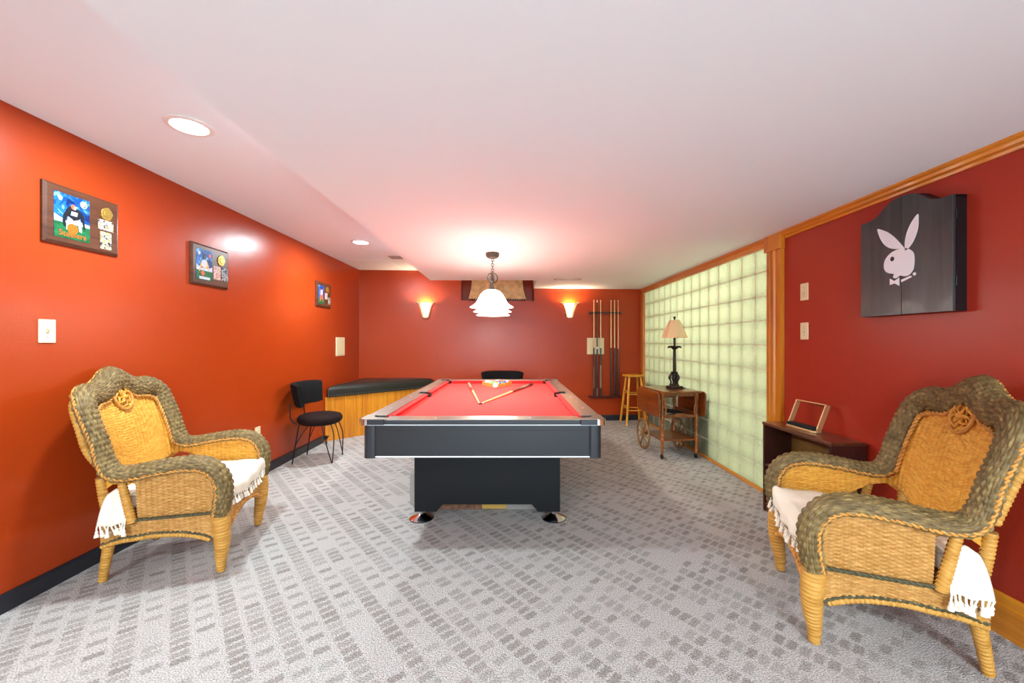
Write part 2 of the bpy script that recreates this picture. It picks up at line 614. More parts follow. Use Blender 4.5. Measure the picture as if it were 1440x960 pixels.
def rrect(x0, x1, y0, y1, r, n=5):
    out = []
    for cx, cy, a in ((x1 - r, y1 - r, 0), (x0 + r, y1 - r, PI / 2), (x0 + r, y0 + r, PI), (x1 - r, y0 + r, 1.5 * PI)):
        out += [(cx + r * math.cos(a + PI / 2 * i / n), cy + r * math.sin(a + PI / 2 * i / n)) for i in range(n + 1)]
    return out


def catmull(pts, n=12, closed=False):
    P = np.array(pts, float)
    m = len(P)
    out = []
    rng = range(m) if closed else range(m - 1)
    for i in rng:
        if closed:
            p0, p1, p2, p3 = P[(i - 1) % m], P[i], P[(i + 1) % m], P[(i + 2) % m]
        else:
            p1, p2 = P[i], P[i + 1]
            p0 = P[i - 1] if i > 0 else 2 * p1 - p2
            p3 = P[i + 2] if i + 2 < m else 2 * p2 - p1
        for k in range(n):
            t = k / n
            out.append(0.5 * (2 * p1 + (p2 - p0) * t + (2 * p0 - 5 * p1 + 4 * p2 - p3) * t * t + (3 * p1 - p0 - 3 * p2 + p3) * t ** 3))
    if not closed:
        out.append(P[-1])
    return np.array(out)


def resample(P, n):
    d = np.r_[0, np.cumsum(np.linalg.norm(np.diff(P[:, :3], axis=0), axis=1))]
    t = np.linspace(0, d[-1], n)
    return np.stack([np.interp(t, d, P[:, k]) for k in range(P.shape[1])], 1), d[-1]


# ------------------------------------------------------------------ room shell
XL, XR, YF = -2.354, 2.105, -3.0            # left wall, right wall, wall behind the camera
ZH, ZL = 2.366, 2.102                       # high ceiling on the left, dropped ceiling
BS = (6.47 - 6.20) / (2.10 + 2.354)         # the back wall runs slightly askew
B_ROT = math.atan(BS)


def BY(x):
    return 6.20 + (x + 2.354) * BS


struct(MB().prism([(XL - .12, YF - .12), (4.7, YF - .12), (4.7, 7.0), (XL - .12, 7.0)], -.06, 0).build('floor', M['carpet']),
       'pale grey carpet with a broken diagonal dash pattern', 'floor')
struct(MB().box(XL - .12, 4.7, YF - .12, 7.0, ZH, ZH + .1).build('ceiling', M['ceiling']),
       'higher white ceiling strip along the left wall', 'ceiling')
sof = [(-1.03, YF), (XR + .1, YF), (XR + .1, BY(XR + .1)), (.348, BY(.348)), (.348, 5.533), (-1.12, 5.533)]
struct(MB().prism(sof, ZL, ZH - .001).build('ceiling_soffit', M['ceiling']),
       'dropped white ceiling over the pool table, stepping down from the left strip', 'ceiling')
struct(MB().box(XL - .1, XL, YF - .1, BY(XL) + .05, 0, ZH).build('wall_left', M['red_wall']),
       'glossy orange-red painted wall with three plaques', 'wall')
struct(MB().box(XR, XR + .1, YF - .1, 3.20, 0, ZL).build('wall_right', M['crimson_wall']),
       'glossy crimson wall beside the glass blocks', 'wall')

# back wall with the recess of a small high window (local x along the wall, y depth)
bw = MB()
bl = math.hypot(2.205 + 2.354, (2.205 + 2.354) * BS)
cs = math.cos(B_ROT)
s0, s1, zr0, zr1 = (-.79 + 2.354) / cs, (.36 + 2.354) / cs, 1.905, 2.3
bw.box(0, s0, 0, .3, 0, ZH).box(s1, bl, 0, .3, 0, ZH).box(s0, s1, 0, .3, 0, zr0).box(s0, s1, 0, .3, zr1, ZH).box(s0, s1, .26, .3, zr0, zr1)
wb = struct(bw.build('wall_back', M['red_wall']), 'red-orange painted back wall with two lit sconces', 'wall')
wb.location = (XL, 6.20, 0)
wb.rotation_euler = (0, 0, B_ROT)
struct(MB().box(XL - .1, XR + .1, YF - .1, YF, 0, .5).box(XL - .1, XR + .1, YF - .1, YF, 2.1, ZH)
       .box(XL - .1, -1.0, YF - .1, YF, .5, 2.1).box(2.0, XR + .1, YF - .1, YF, .5, 2.1).build('wall_front', M['white']),
       'pale wall behind the viewer with one wide added window', 'wall')
wf = MB().box(-1, 2, YF - .07, YF - .03, .5, .55).box(-1, 2, YF - .07, YF - .03, 2.05, 2.1)
wf.box(-1, -.95, YF - .07, YF - .03, .55, 2.05).box(1.95, 2, YF - .07, YF - .03, .55, 2.05).box(.47, .53, YF - .07, YF - .03, .55, 2.05)
w2 = struct(wf.build('window_added', M['white']), 'unseen white framed window added behind the viewer for daylight fill', 'window')
MB().box(-.95, .47, YF - .055, YF - .05, .55, 2.05).build('pane', M['glass_pane'], w2)
MB().box(.53, 1.95, YF - .055, YF - .05, .55, 2.05).build('pane', M['glass_pane'], w2)

# small recessed window behind the valance
wa, wb_ = s0 + .2, s1 - .2
w1 = MB().box(wa, wb_, .20, .26, zr0, zr0 + .04).box(wa, wb_, .20, .26, zr1 - .03, zr1)
w1.box(wa, wa + .03, .20, .26, zr0 + .04, zr1 - .03).box(wb_ - .03, wb_, .20, .26, zr0 + .04, zr1 - .03)
o = struct(w1.build('window_1', M['white']), 'small high window set back in the red wall', 'window')
o.location, o.rotation_euler = (XL, 6.20, 0), (0, 0, B_ROT)
MB().box(wa + .03, wb_ - .03, .225, .232, zr0 + .04, zr1 - .03).build('pane', M['glass_pane'], o)

# baseboards
bb = [(0, 0), (.014, 0), (.014, .072), (.008, .088), (0, .088)]
struct(MB().prism([(XL + a, b) for a, b in bb], YF, 5.0, 'xz').build('baseboard_left', M['black_base']),
       'low black baseboard along the left wall', 'baseboard')
o = MB().prism([(.0, 0), (.0, .088), (-.008, .088), (-.014, .072), (-.014, 0)], 1.2, bl - .1, 'yz').build('baseboard_back', M['black_base'])
struct(o, 'black baseboard along the back wall', 'baseboard')
o.location, o.rotation_euler = (XL, 6.20, 0), (0, 0, B_ROT)
bbr = [(0, 0), (0, .177), (-.008, .177), (-.012, .165), (-.012, .14), (-.02, .13), (-.02, 0)]
struct(MB().prism([(XR + a, b) for a, b in bbr], YF, 3.1, 'xz').build('baseboard_right', M['oak_y']),
       'tall honey oak baseboard along the right wall', 'baseboard')
# crown moulding and the casing round the glass blocks
cr = [(0, 0), (-.045, 0), (-.045, -.012), (-.032, -.02), (-.028, -.034), (-.014, -.042), (-.010, -.055), (0, -.055)]
struct(MB().prism([(XR + a, ZL + b) for a, b in cr], YF, 3.10, 'xz').build('trim_1', M['oak_y'], smooth=30),
       'honey oak crown moulding above the crimson wall', 'trim')
hd = [(0, 0), (-.03, 0), (-.03, -.022), (-.022, -.028), (-.022, -.045), (-.03, -.05), (-.03, -.078), (0, -.078)]
struct(MB().prism([(XR + a, ZL + b) for a, b in hd], 3.24, BY(XR) - .0, 'xz').build('trim_2', M['oak_y'], smooth=30),
       'grooved oak header above the glass blocks', 'trim')
cz = [(3.10, 0), (3.10, -.030), (3.135, -.030), (3.142, -.020), (3.175, -.020), (3.182, -.032), (3.20, -.032), (3.207, -.020),
      (3.235, -.020), (3.242, -.030), (3.27, -.030), (3.27, 0)]
t3 = struct(MB().prism([(XR + b, a) for a, b in cz], 0, 1.98).build('trim_3', M['oak'], smooth=30),
            'fluted oak casing at the near end of the glass blocks', 'trim')
MB().box(XR - .046, XR, 3.09, 3.285, 1.975, ZL - .001).build('corner_block', M['oak'], t3, bevel=.004)
struct(MB().box(XR - .03, XR, 6.36, BY(XR) - .002, 0, ZL - .078).build('trim_4', M['oak'], bevel=.003),
       'narrow oak jamb in the corner by the bar stool', 'trim')
struct(MB().box(XR - .024, XR, 3.27, 6.36, 0, .028).build('trim_5', M['oak_y'], bevel=.004),
       'low oak sill strip under the glass blocks', 'trim')

# glass block wall: joints as one grid, every block a piece of its own
PB, NCB, NRB, YG0 = .2055, 15, 10, 3.275
gm = MB()
for i in range(NCB + 1):
    y = YG0 + i * PB
    gm.box(XR + .006, XR + .074, y - .005, y + .005, 0, ZL - .03)
for j in range(NRB + 1):
    z = j * .2045
    gm.box(XR + .006, XR + .074, YG0, YG0 + NCB * PB, z - .005, z + .005)
gw = struct(gm.build('wall_glass', M['mortar']), 'wall of pale green glass blocks behind the tea cart', 'wall')


def block_mesh():
    a, b = PB / 2 - .0055, .2045 / 2 - .0055
    h = .012
    vs, fs = [], []
    loops = []
    for dx, k in ((.080, .013), (.074, .0), (.006, .0), (0, .013)):
        lp = []
        for sy, sz in ((-1, -1), (1, -1), (1, 1), (-1, 1)):
            lp.append((dx, sy * (a - k), sz * (b - k)))
        loops.append(lp)
    # dished face
    m = MB()
    for lp in loops:
        m.v += lp
    for i in range(3):
        for k in range(4):
            k2 = (k + 1) % 4
            m.f.append((i * 4 + k, i * 4 + k2, (i + 1) * 4 + k2, (i + 1) * 4 + k))
    m.f.append((0, 3, 2, 1))
    m.f.append((12, 13, 14, 15))
    m.m = [0] * len(m.f)
    return m.mesh('glass_block', M['glass_block'])


gb = block_mesh()
for i in range(NCB):
    for j in range(NRB):
        link_part('glass_block', gb, gw, (XR, YG0 + (i + .5) * PB, (j + .5) * .2045))

# the room beyond the glass: plain white shell and a dark chest added to block light from the lower blocks
struct(MB().box(4.6, 4.7, 2.4, 7.0, 0, ZH).box(XR + .1, 4.7, 2.3, 2.4, 0, ZH).box(XR + .1, 4.7, 6.9, 7.0, 0, ZH).build('wall_beyond', M['white']),
       'white walls of the room beyond the glass blocks', 'wall')
tag(MB().box(XR + .088, XR + .5, 4.31, 6.3, 0, .61).build('dimming_chest', M['stuff_dark'], bevel=.01),
    'dark low chest added behind the lower glass blocks to dim them', 'chest')

# ceiling fittings -------------------------------------------------------------------------
def downlight(x, y, z, label, power, group=None):
    t = thing('recessed_downlight', label, 'ceiling light', (x, y, z), 0, 'recessed downlights in the ceiling')
    MB().lathe([(.105, -.001), (.105, -.006), (.082, -.010), (.080, -.001)], seg=32, cap=False).build('trim_ring', M['white'], t, smooth=40)
    MB().lathe([(.001, -.0045), (.080, -.0045), (.080, -.001), (.001, -.001)], seg=32).build('lens', M['down_lens'], t, smooth=40)
    lamp('AREA', 'downlight_lamp', (0, 0, -.014), power, (.80, .94, 1.0), .15, (0, 0, 0), parent=t)
    return t


downlight(-1.66, 2.07, ZH, 'round recessed light in left ceiling, the nearer and larger one', DOWN_W)
downlight(-1.68, 4.47, ZH, 'round recessed light in left ceiling, the farther one near the back corner', DOWN_W)
downlight(.9, -1.2, ZL, 'recessed light in the dropped ceiling behind the viewer', REAR_W)
downlight(-1.6, -1.0, ZH, 'recessed light in left ceiling behind the viewer', REAR_W)


def vent(x, y, z, wx, wy, label):
    t = thing('ceiling_vent', label, 'vent', (x, y, z), 0, 'ceiling air vents')
    MB().box(-wx / 2, wx / 2, -wy / 2, -wy / 2 + .015, -.008, 0).box(-wx / 2, wx / 2, wy / 2 - .015, wy / 2, -.008, 0) \
        .box(-wx / 2, -wx / 2 + .015, -wy / 2, wy / 2, -.008, 0).box(wx / 2 - .015, wx / 2, -wy / 2, wy / 2, -.008, 0).build('frame', M['vent'], t)
    n = int((wy - .03) / .016)
    me = MB().box(-wx / 2 + .015, wx / 2 - .015, -.004, .004, -.006, -.003).mesh('slat', M['vent'])
    for i in range(n):
        link_part('slat', me, t, (0, -wy / 2 + .023 + i * .016, 0), (R(30), 0, 0))
    return t


vent(.755, 5.42, ZL, .36, .11, 'flat metal air vent in the dropped ceiling near the right sconce')
vent(-1.42, 5.28, ZH, .36, .16, 'metal air vent in the high ceiling, half hidden by the dropped ceiling')
ap = MB().box(-.3, .3, -.3, .3, -.006, 0)
o = tag(ap.build('access_panel', M['ceiling'], bevel=.002), 'flat white access panel in the ceiling of the back left corner', 'ceiling panel')
o.location = (-1.98, 5.74, ZH)

# valance cloth hung in the window recess
t = thing('window_valance', 'tan cloth hung over the small high window in the back wall', 'curtain', (XL, 6.20, 0), B_ROT)
g = MB()
nx, nz = 40, 8
vs, fs = [], []
sm = (s0 + s1) / 2
for k in range(nz + 1):
    for i in range(nx + 1):
        u = i / nx
        q = k / nz
        z = 2.29 - (2.29 - 1.928) * q
        hw = .40 + .055 * q ** 2
        y = .05 - .05 * q ** 1.5 + .008 * math.sin(u * 34 + 1.2 * q) + .004 * math.sin(u * 71)
        vs.append((sm - .01 + (u * 2 - 1) * hw, y, z))
for k in range(nz):
    for i in range(nx):
        a = k * (nx + 1) + i
        fs.append((a, a + 1, a + nx + 2, a + nx + 1))
ob = g.add(vs, fs).build('cloth', M['curtain'], t, smooth=60)
ob.modifiers.new('solid', 'SOLIDIFY').thickness = .004
me = MB().lathe([(.003, -.03), (.009, -.026), (.006, -.008), (.008, 0), (.002, .006)], seg=8).mesh('fringe_tuft', M['maroon_fringe'], 40)
for i in range(24):
    u = (i + .5) / 24
    link_part('fringe_tuft', me, t, (sm - .01 + (u * 2 - 1) * .45, .0 + .008 * math.sin(u * 34 + 1.2), 1.929))
MB().tube([(s0 + .005, .05, 2.288), (s1 - .005, .05, 2.288)], .008, 8).build('rod', M['black_metal'], t)


# ------------------------------------------------------------------ pool table
PT = thing('pool_table', 'pool table with red cloth, charcoal cabinet and brushed metal rails', 'pool table', (-.17, 3.592, 0))
MB().box(-.68, .68, -1.245, 1.245, .585, .74).build('cabinet', M['charcoal'], PT, bevel=.004)
postm = MB()
pl = [(0, 0), (-.062, 0), (-.062, -.052)] + circ(-.012, -.012 - 0, .05, 8, -PI * .75, 0, True)[2:]
postm = MB().prism(rrect(-.06, .02, -.06, .02, .028, 6), .574, .77)
pm = postm.mesh('corner_post', M['charcoal_soft'], 40)
for sx in (-1, 1):
    for sy in (-1, 1):
        link_part('corner_post', pm, PT, (sx * .675, sy * 1.235, 0), (0, 0, {(1, 1): 0, (-1, 1): PI / 2, (-1, -1): PI, (1, -1): -PI / 2}[(sx, sy)]))
for z0, z1, e in ((.766, .773, .012), (.578, .585, .004)):
    a, b, tk = .68 + e, 1.245 + e, .012
    MB().box(-a, a, -b, -b + tk, z0, z1).box(-a, a, b - tk, b, z0, z1).box(-a, -a + tk, -b + tk, b - tk, z0, z1) \
        .box(a - tk, a, -b + tk, b - tk, z0, z1).build('white_band', M['white_strip'], PT)
MB().box(-.68, .68, -1.245, -1.17, .735, .768).box(-.68, .68, 1.17, 1.245, .735, .768).box(-.68, -.61, -1.17, 1.17, .735, .768).box(.61, .68, -1.17, 1.17, .735, .768).build('cabinet_lip', M['charcoal'], PT)
MB().box(-.60, .60, -1.16, 1.16, .742, .764).build('bed_cloth', M['felt'], PT)


def rail(poly, dots, name='rail'):
    r_ = MB().prism(poly, .773, .799).build(name, M['charcoal_soft'], PT, bevel=.006)
    tp = MB().prism([(x * .998, y * .998) for x, y in poly], .7985, .803).build('rail_top', M['brushed'], r_, bevel=.002)
    for x, y in dots:
        MB().lathe([(.007, 0), (.007, .0015), (.001, .002)], (x, y, .8028), 12).build('sight_dot', M['white_strip'], r_)
    return r_


for sx in (-1, 1):
    for sy in (-1, 1):
        ys = [(.075, 1.15)]
        pol = [(.595, .075), (.71, .075), (.71, 1.13), (.595, 1.13)]
        pol = [(sx * x, sy * y) for x, y in pol]
        if sx * sy < 0:
            pol = pol[::-1]
        rail(pol, [(sx * .655, sy * (.075 + d)) for d in (.22, .5, .78)])
        # cushion
        cp = MB()
        y0, y1 = .062, 1.085
        q = [(.597, y0 - .0, .797), (.597, y1 + .045, .797), (.557, y1, .795), (.557, y0 + .02, .795),
             (.597, y0, .765), (.597, y1 + .045, .765), (.575, y1 + .01, .765), (.575, y0 + .012, .765)]
        cp.add([(sx * a, sy * b, c) for a, b, c in q], [(0, 1, 2, 3), (7, 6, 5, 4), (3, 2, 6, 7), (0, 3, 7, 4), (1, 0, 4, 5), (2, 1, 5, 6)])
        cp.build('cushion', M['felt_dark'], PT)
for sy in (-1, 1):
    pol = [(-.57, 1.155), (.57, 1.155), (.57, 1.27), (-.57, 1.27)]
    pol = [(x, sy * y) for x, y in pol]
    if sy < 0:
        pol = pol[::-1]
    rail(pol, [(x, sy * 1.215) for x in (-.28, 0, .28)])
    cp = MB()
    q = [(-.565, 1.157, .797), (.565, 1.157, .797), (.52, 1.117, .795), (-.52, 1.117, .795),
         (-.565, 1.157, .765), (.565, 1.157, .765), (.53, 1.135, .765), (-.53, 1.135, .765)]
    cp.add([(a, sy * b, c) for a, b, c in q], [(0, 1, 2, 3), (7, 6, 5, 4), (3, 2, 6, 7), (0, 3, 7, 4), (1, 0, 4, 5), (2, 1, 5, 6)])
    cp.build('cushion', M['felt_dark'], PT)
# corner castings with a round mouth, chrome outside
for sx in (-1, 1):
    for sy in (-1, 1):
        arc = circ(.60, 1.155, .064, 9, R(96), R(-6), True)
        pol = [(.568, 1.276), (.568, 1.222)] + arc + [(.668, 1.126), (.716, 1.126), (.716, 1.235)] + circ(.676, 1.236, .04, 5, R(5), R(85), True)
        pol = [(sx * x, sy * y) for x, y in pol]
        if sx * sy > 0:
            pol = pol[::-1]
        c_ = MB().prism(pol, .772, .804).build('corner_casting', M['charcoal_soft'], PT, bevel=.004)
        cp_ = [(.664, 1.2795), (.664, 1.27)] + circ(.676, 1.236, .036, 5, R(85), R(5), True) + [(.71, 1.224), (.7195, 1.224), (.7195, 1.236)] + circ(.676, 1.236, .0435, 6, R(2), R(88), True)
        cp_ = [(sx * x, sy * y) for x, y in cp_]
        if sx * sy > 0:
            cp_ = cp_[::-1]
        MB().prism(cp_, .770, .8045).build('corner_cap', M['chrome'], c_, bevel=.001)
        tp = MB().prism([(x - sx * .004, y - sy * .004) for x, y in pol], .8035, .8055).build('casting_top', M['brushed'], c_)
        MB().lathe([(.05, .66), (.062, .70), (.064, .797), (.059, .797), (.058, .70), (.045, .665)], (sx * .60, sy * 1.155, 0), 24, cap=False) \
            .build('pocket_liner', M['black_rubber'], c_, smooth=40)
        MB().lathe([(.001, .764), (.06, .764), (.06, .767), (.001, .767)], (sx * .598, sy * 1.153, 0), 24).build('pocket_mouth', M['black_rubber'], c_)
for sx in (-1, 1):
    c_ = MB().prism([(sx * x, y) for x, y in [(.655, -.075), (.71, -.075), (.71, .075), (.655, .075)]][::sx], .773, .803).build('side_casting', M['brushed'], PT, bevel=.003)
    MB().lathe([(.05, .66), (.058, .70), (.06, .797), (.054, .797), (.052, .7), (.045, .665)], (sx * .607, 0, 0), 24, cap=False).build('pocket_liner', M['black_rubber'], c_, smooth=40)
    MB().lathe([(.001, .764), (.055, .764), (.055, .768), (.001, .768)], (sx * .603, 0, 0), 24).build('pocket_mouth', M['black_rubber'], c_)
# pedestal
for sy in (-1, 1):
    pol = [(-.507, .069), (-.355, .069), (-.31, .121), (.31, .121), (.355, .069), (.507, .069), (.507, .59), (-.507, .59)]
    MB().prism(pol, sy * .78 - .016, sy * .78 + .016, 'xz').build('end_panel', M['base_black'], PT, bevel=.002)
    for sx in (-1, 1):
        MB().lathe([(.003, 0), (.003, .004), (.0005, .006)], (0, 0, 0), 10).xf(Matrix.Translation((sx * .478, sy * .797, .475)) @ Matrix.Rotation(R(90) * sy * -1, 4, 'X')).build('bolt_cap', M['black_metal'], PT)
for sx in (-1, 1):
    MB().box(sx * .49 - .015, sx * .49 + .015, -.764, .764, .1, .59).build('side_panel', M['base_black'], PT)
for sx in (-1, 1):
    for sy in (-1, 1):
        f_ = MB().lathe([(.083, 0), (.084, .006), (.07, .014), (.03, .03), (.018, .036)], (sx * .47, sy * .735, 0), 32).build('levelling_foot', M['chrome'], PT, smooth=35)
        MB().lathe([(.016, .03), (.016, .12)], (sx * .47, sy * .735, 0), 16).build('stem', M['chrome'], f_, smooth=40)
        MB().lathe([(.0855, 0), (.0865, .003), (.083, .0065)], (sx * .47, sy * .735, 0), 32).build('rubber_rim', M['black_rubber'], f_, smooth=40)
        MB().box(sx * .47 - .03, sx * .47 + .03, sy * .735 - .03, sy * .735 + .03, .10, .14).build('foot_bracket', M['base_black'], f_)

# boxes under and beside the pedestal
t = thing('cardboard_carton', 'long printed cardboard carton lying under the pool table', 'box', (-.17, 3.0, 0))
MB().box(-.46, .44, 0, .5, .002, .135).build('carton', M['cardboard'], t, bevel=.003)
MB().box(-.46, -.05, -.0015, 0, .004, .133).build('printed_side', plain('carton_print', '#7a5236', .6, var=.5, vscale=30), t)
lb = MB().box(-.05, .13, -.002, 0, .01, .13).build('label', M['label_yellow'], t)
for i in range(12):
    if i not in (3, 8):
        MB().box(.03 + i * .0065, .03 + i * .0065 + (.004 if i % 3 else .0025), -.003, -.002, .07, .115).build('barcode_bar', M['print_black'], lb)
MB().box(.13, .43, -.0015, 0, .004, .133).build('plain_side', M['cardboard_grey'], t)
t = tag(MB().box(-.785, -.695, 3.1, 3.62, 0, .235).build('flat_carton', M['cardboard_grey'], bevel=.003),
        'narrow grey carton standing against the left side of the table pedestal', 'box')


def cue(name_label, base, tip, mats, group=None, length=1.47, vertical=None):
    """a cue laid from butt (base) to tip; mats = [(start fraction, end fraction, material)]"""
    b, tp = Vector(base), Vector(tip)
    d = (tp - b).normalized()
    t = thing('billiard_cue', name_label, 'cue', base, 0, group)
    rot = Vector((0, 0, 1)).rotation_difference(d)

    def rad(f):
        return .016 - (.016 - .0072) * min(1, f / .98) ** .9
    for nm, f0, f1, mt in mats:
        pr = [(rad(f0 + (f1 - f0) * i / 6), (f0 + (f1 - f0) * i / 6) * length) for i in range(7)]
        MB().lathe(pr, seg=12).xf(rot.to_matrix().to_4x4()).build(nm, mt, t, smooth=50)
    return t


TZ = .764
cue('cue on the red cloth left of the ball rack, brown butt and pale shaft', (-.489, 4.58, TZ + .015), (-.25, 3.13, TZ + .0065),
    [('butt', 0, .30, M['cue_grip']), ('forearm', .30, .46, M['cue_brown']), ('shaft', .46, .975, M['cue_maple']), ('ferrule', .975, .993, M['ivory']), ('tip', .993, 1, M['black_rubber'])])
cue('cue on the red cloth right of the ball rack, grey wrap and long pale shaft', (.228, 4.53, TZ + .015), (-.239, 3.135, TZ + .0065),
    [('butt', 0, .10, M['cue_dark']), ('wrap', .10, .32, M['cue_grip']), ('forearm', .32, .48, M['cue_brown']), ('shaft', .48, .975, M['cue_maple']), ('ferrule', .975, .993, M['ivory']), ('tip', .993, 1, M['black_rubber'])])

# triangle and balls
RB = .0286
ax, ay = -.165, 4.33
rk = thing('ball_rack', 'wooden triangle rack around the balls on the red cloth', 'ball rack', (ax, ay, TZ))
h = RB * math.sqrt(3)
apex, cl, cr_ = (0, -2.0 * RB), (-4 * RB - 1.732 * RB, 4 * h + RB), (4 * RB + 1.732 * RB, 4 * h + RB)
tri = [(0, -2 * RB - .002), (4 * RB + 1.75 * RB, 4 * h + RB), (-4 * RB - 1.75 * RB, 4 * h + RB)]
ring = []
cen = (sum(p[0] for p in tri) / 3, sum(p[1] for p in tri) / 3)
tri = [(cen[0] + (p[0] - cen[0]) * 1.015, cen[1] + (p[1] - cen[1]) * 1.015) for p in tri]
inn, out = [], []
for i in range(3):
    p, pv, nx_ = tri[i], tri[i - 1], tri[(i + 1) % 3]
    for a_, b_ in ((pv, .09), (nx_, .09)):
        q = (p[0] + (a_[0] - p[0]) * b_, p[1] + (a_[1] - p[1]) * b_)
        inn.append(q)
for q in inn:
    v = Vector((q[0] - cen[0], q[1] - cen[1]))
    out.append((q[0] + v.x / v.length * .017, q[1] + v.y / v.length * .017))
for nm, i in (('corner', 0), ('side', 1), ('corner', 2), ('side', 3), ('corner', 4), ('side', 5)):
    j = (i + 1) % 6
    MB().prism([inn[i], inn[j], out[j], out[i]][::-1], .002, .04).build(nm, M['rack_wood'], rk)
bcol = {'yellow': '#f0c020', 'blue': '#1e4fb0', 'red': '#d8281e', 'purple': '#5a2a80', 'orange': '#f07818', 'green': '#188050', 'maroon': '#7a1c22'}
cols = list(bcol)
seq = [('solid', 'yellow'), ('striped', 'green'), ('solid', 'blue'), ('striped', 'yellow'), ('solid', 'black'), ('solid', 'green'), ('striped', 'blue'),
       ('solid', 'orange'), ('striped', 'red'), ('solid', 'purple'), ('striped', 'orange'), ('solid', 'red'), ('striped', 'purple'), ('solid', 'maroon'), ('striped', 'maroon')]
bcol['black'] = '#101012'
bm = {c: plain('ball_' + c, hx, .1, coat=.5) for c, hx in bcol.items()}
k = 0
for r_ in range(5):
    for c_ in range(r_ + 1):
        st, cn = seq[k]
        k += 1
        x, y = ax + (c_ - r_ / 2) * 2 * RB, ay + r_ * h
        b = MB()
        pr = [(max(1e-4, RB * math.sin(PI * i / 12)), -RB * math.cos(PI * i / 12)) for i in range(13)]
        b.lathe(pr, seg=18)
        if st == 'striped':
            b.m = [1 if abs(sum(b.v[q][2] for q in f) / len(f)) > RB * .55 else 0 for f in b.f]
        o = b.build('billiard_ball', [bm[cn], M['ivory']], smooth=60)
        o.location = (x, y, TZ + RB)
        o.rotation_euler = (random.uniform(-1, 1), random.uniform(-1, 1), random.uniform(-3, 3))
        tag(o, f'{st} {cn} billiard ball inside the triangle rack', 'ball', 'racked billiard balls')
o = MB().lathe([(max(1e-4, RB * math.sin(PI * i / 12)), -RB * math.cos(PI * i / 12)) for i in range(13)], seg=18).build('cue_ball', M['ivory'], smooth=60)
o.location = (-.17, 4.215, TZ + RB)
tag(o, 'plain white cue ball in front of the triangle rack', 'ball')

# ------------------------------------------------------------------ billiard pendant light
PL = thing('billiard_pendant', 'three-shade white glass pendant hanging over the pool table', 'pendant light', (-.183, 3.84, 0), R(2.0))
MB().lathe([(.032, ZL - .052), (.05, ZL - .045), (.062, ZL - .03), (.066, ZL)], seg=8).build('canopy', M['iron'], PL)
lk = MB().tube([(.011 * math.cos(a), 0, .017 * math.sin(a)) for a in np.linspace(0, 2 * PI, 13)[:-1]], .003, 6, True).mesh('chain_link', M['iron'], 60)
for i in range(6):
    link_part('chain_link', lk, PL, (0, 0, ZL - .065 - i * .025), (0, 0, R(90) * (i % 2)))
rc = 1.862
for nm, a in (('ring', 20), ('ring', 75)):
    MB().tube([(.05 * math.cos(q), 0, .05 * math.sin(q)) for q in np.linspace(0, 2 * PI, 33)[:-1]], .005, 8, True).xf(
        Matrix.Translation((0, 0, rc)) @ Matrix.Rotation(R(a), 4, 'Z')).build(nm, M['iron'], PL, smooth=60)
MB().tube([(0, 0, rc + .055), (0, 0, 1.745)], .007, 10).build('stem', M['iron'], PL, smooth=60)
MB().tube([(0, -.52, 1.750), (0, .52, 1.750)], .009, 10).build('bar', M['iron'], PL, smooth=60)
prof_o = [(.182, 1.532), (.176, 1.536), (.155, 1.548), (.134, 1.566), (.120, 1.588), (.108, 1.612), (.092, 1.640), (.068, 1.664), (.040, 1.677), (.022, 1.680)]
prof_o = [(r, z + .008) for r, z in prof_o]
prof_i = [(r - .004, z - .004) for r, z in prof_o[::-1]]
prof_i[-1] = (.181, 1.5385)
for i, y in enumerate((-.50, .0, .50)):
    s_ = MB().lathe(prof_o + prof_i, (0, y, 0), 40, cap=False).build('glass_shade', M['shade_glass'], PL, smooth=60)
    MB().lathe([(.03, 1.684), (.027, 1.698), (.017, 1.708), (.02, 1.72), (.012, 1.733), (.012, 1.75)], (0, y, 0), 20).build('shade_cap', M['iron'], s_, smooth=40)
    MB().sphere((0, y, 1.625), .026, 16, 10).build('bulb', M['down_lens'], s_, smooth=60)
    lamp('POINT', 'pendant_lamp', (0, y, 1.565), PENDANT_W / 3, (.97, .98, .92), .05, parent=PL)


# ------------------------------------------------------------------ wall sconces
def back_pt(x, z, off=0.0):
    return (x + off * math.sin(B_ROT), BY(x) - off * math.cos(B_ROT), z)


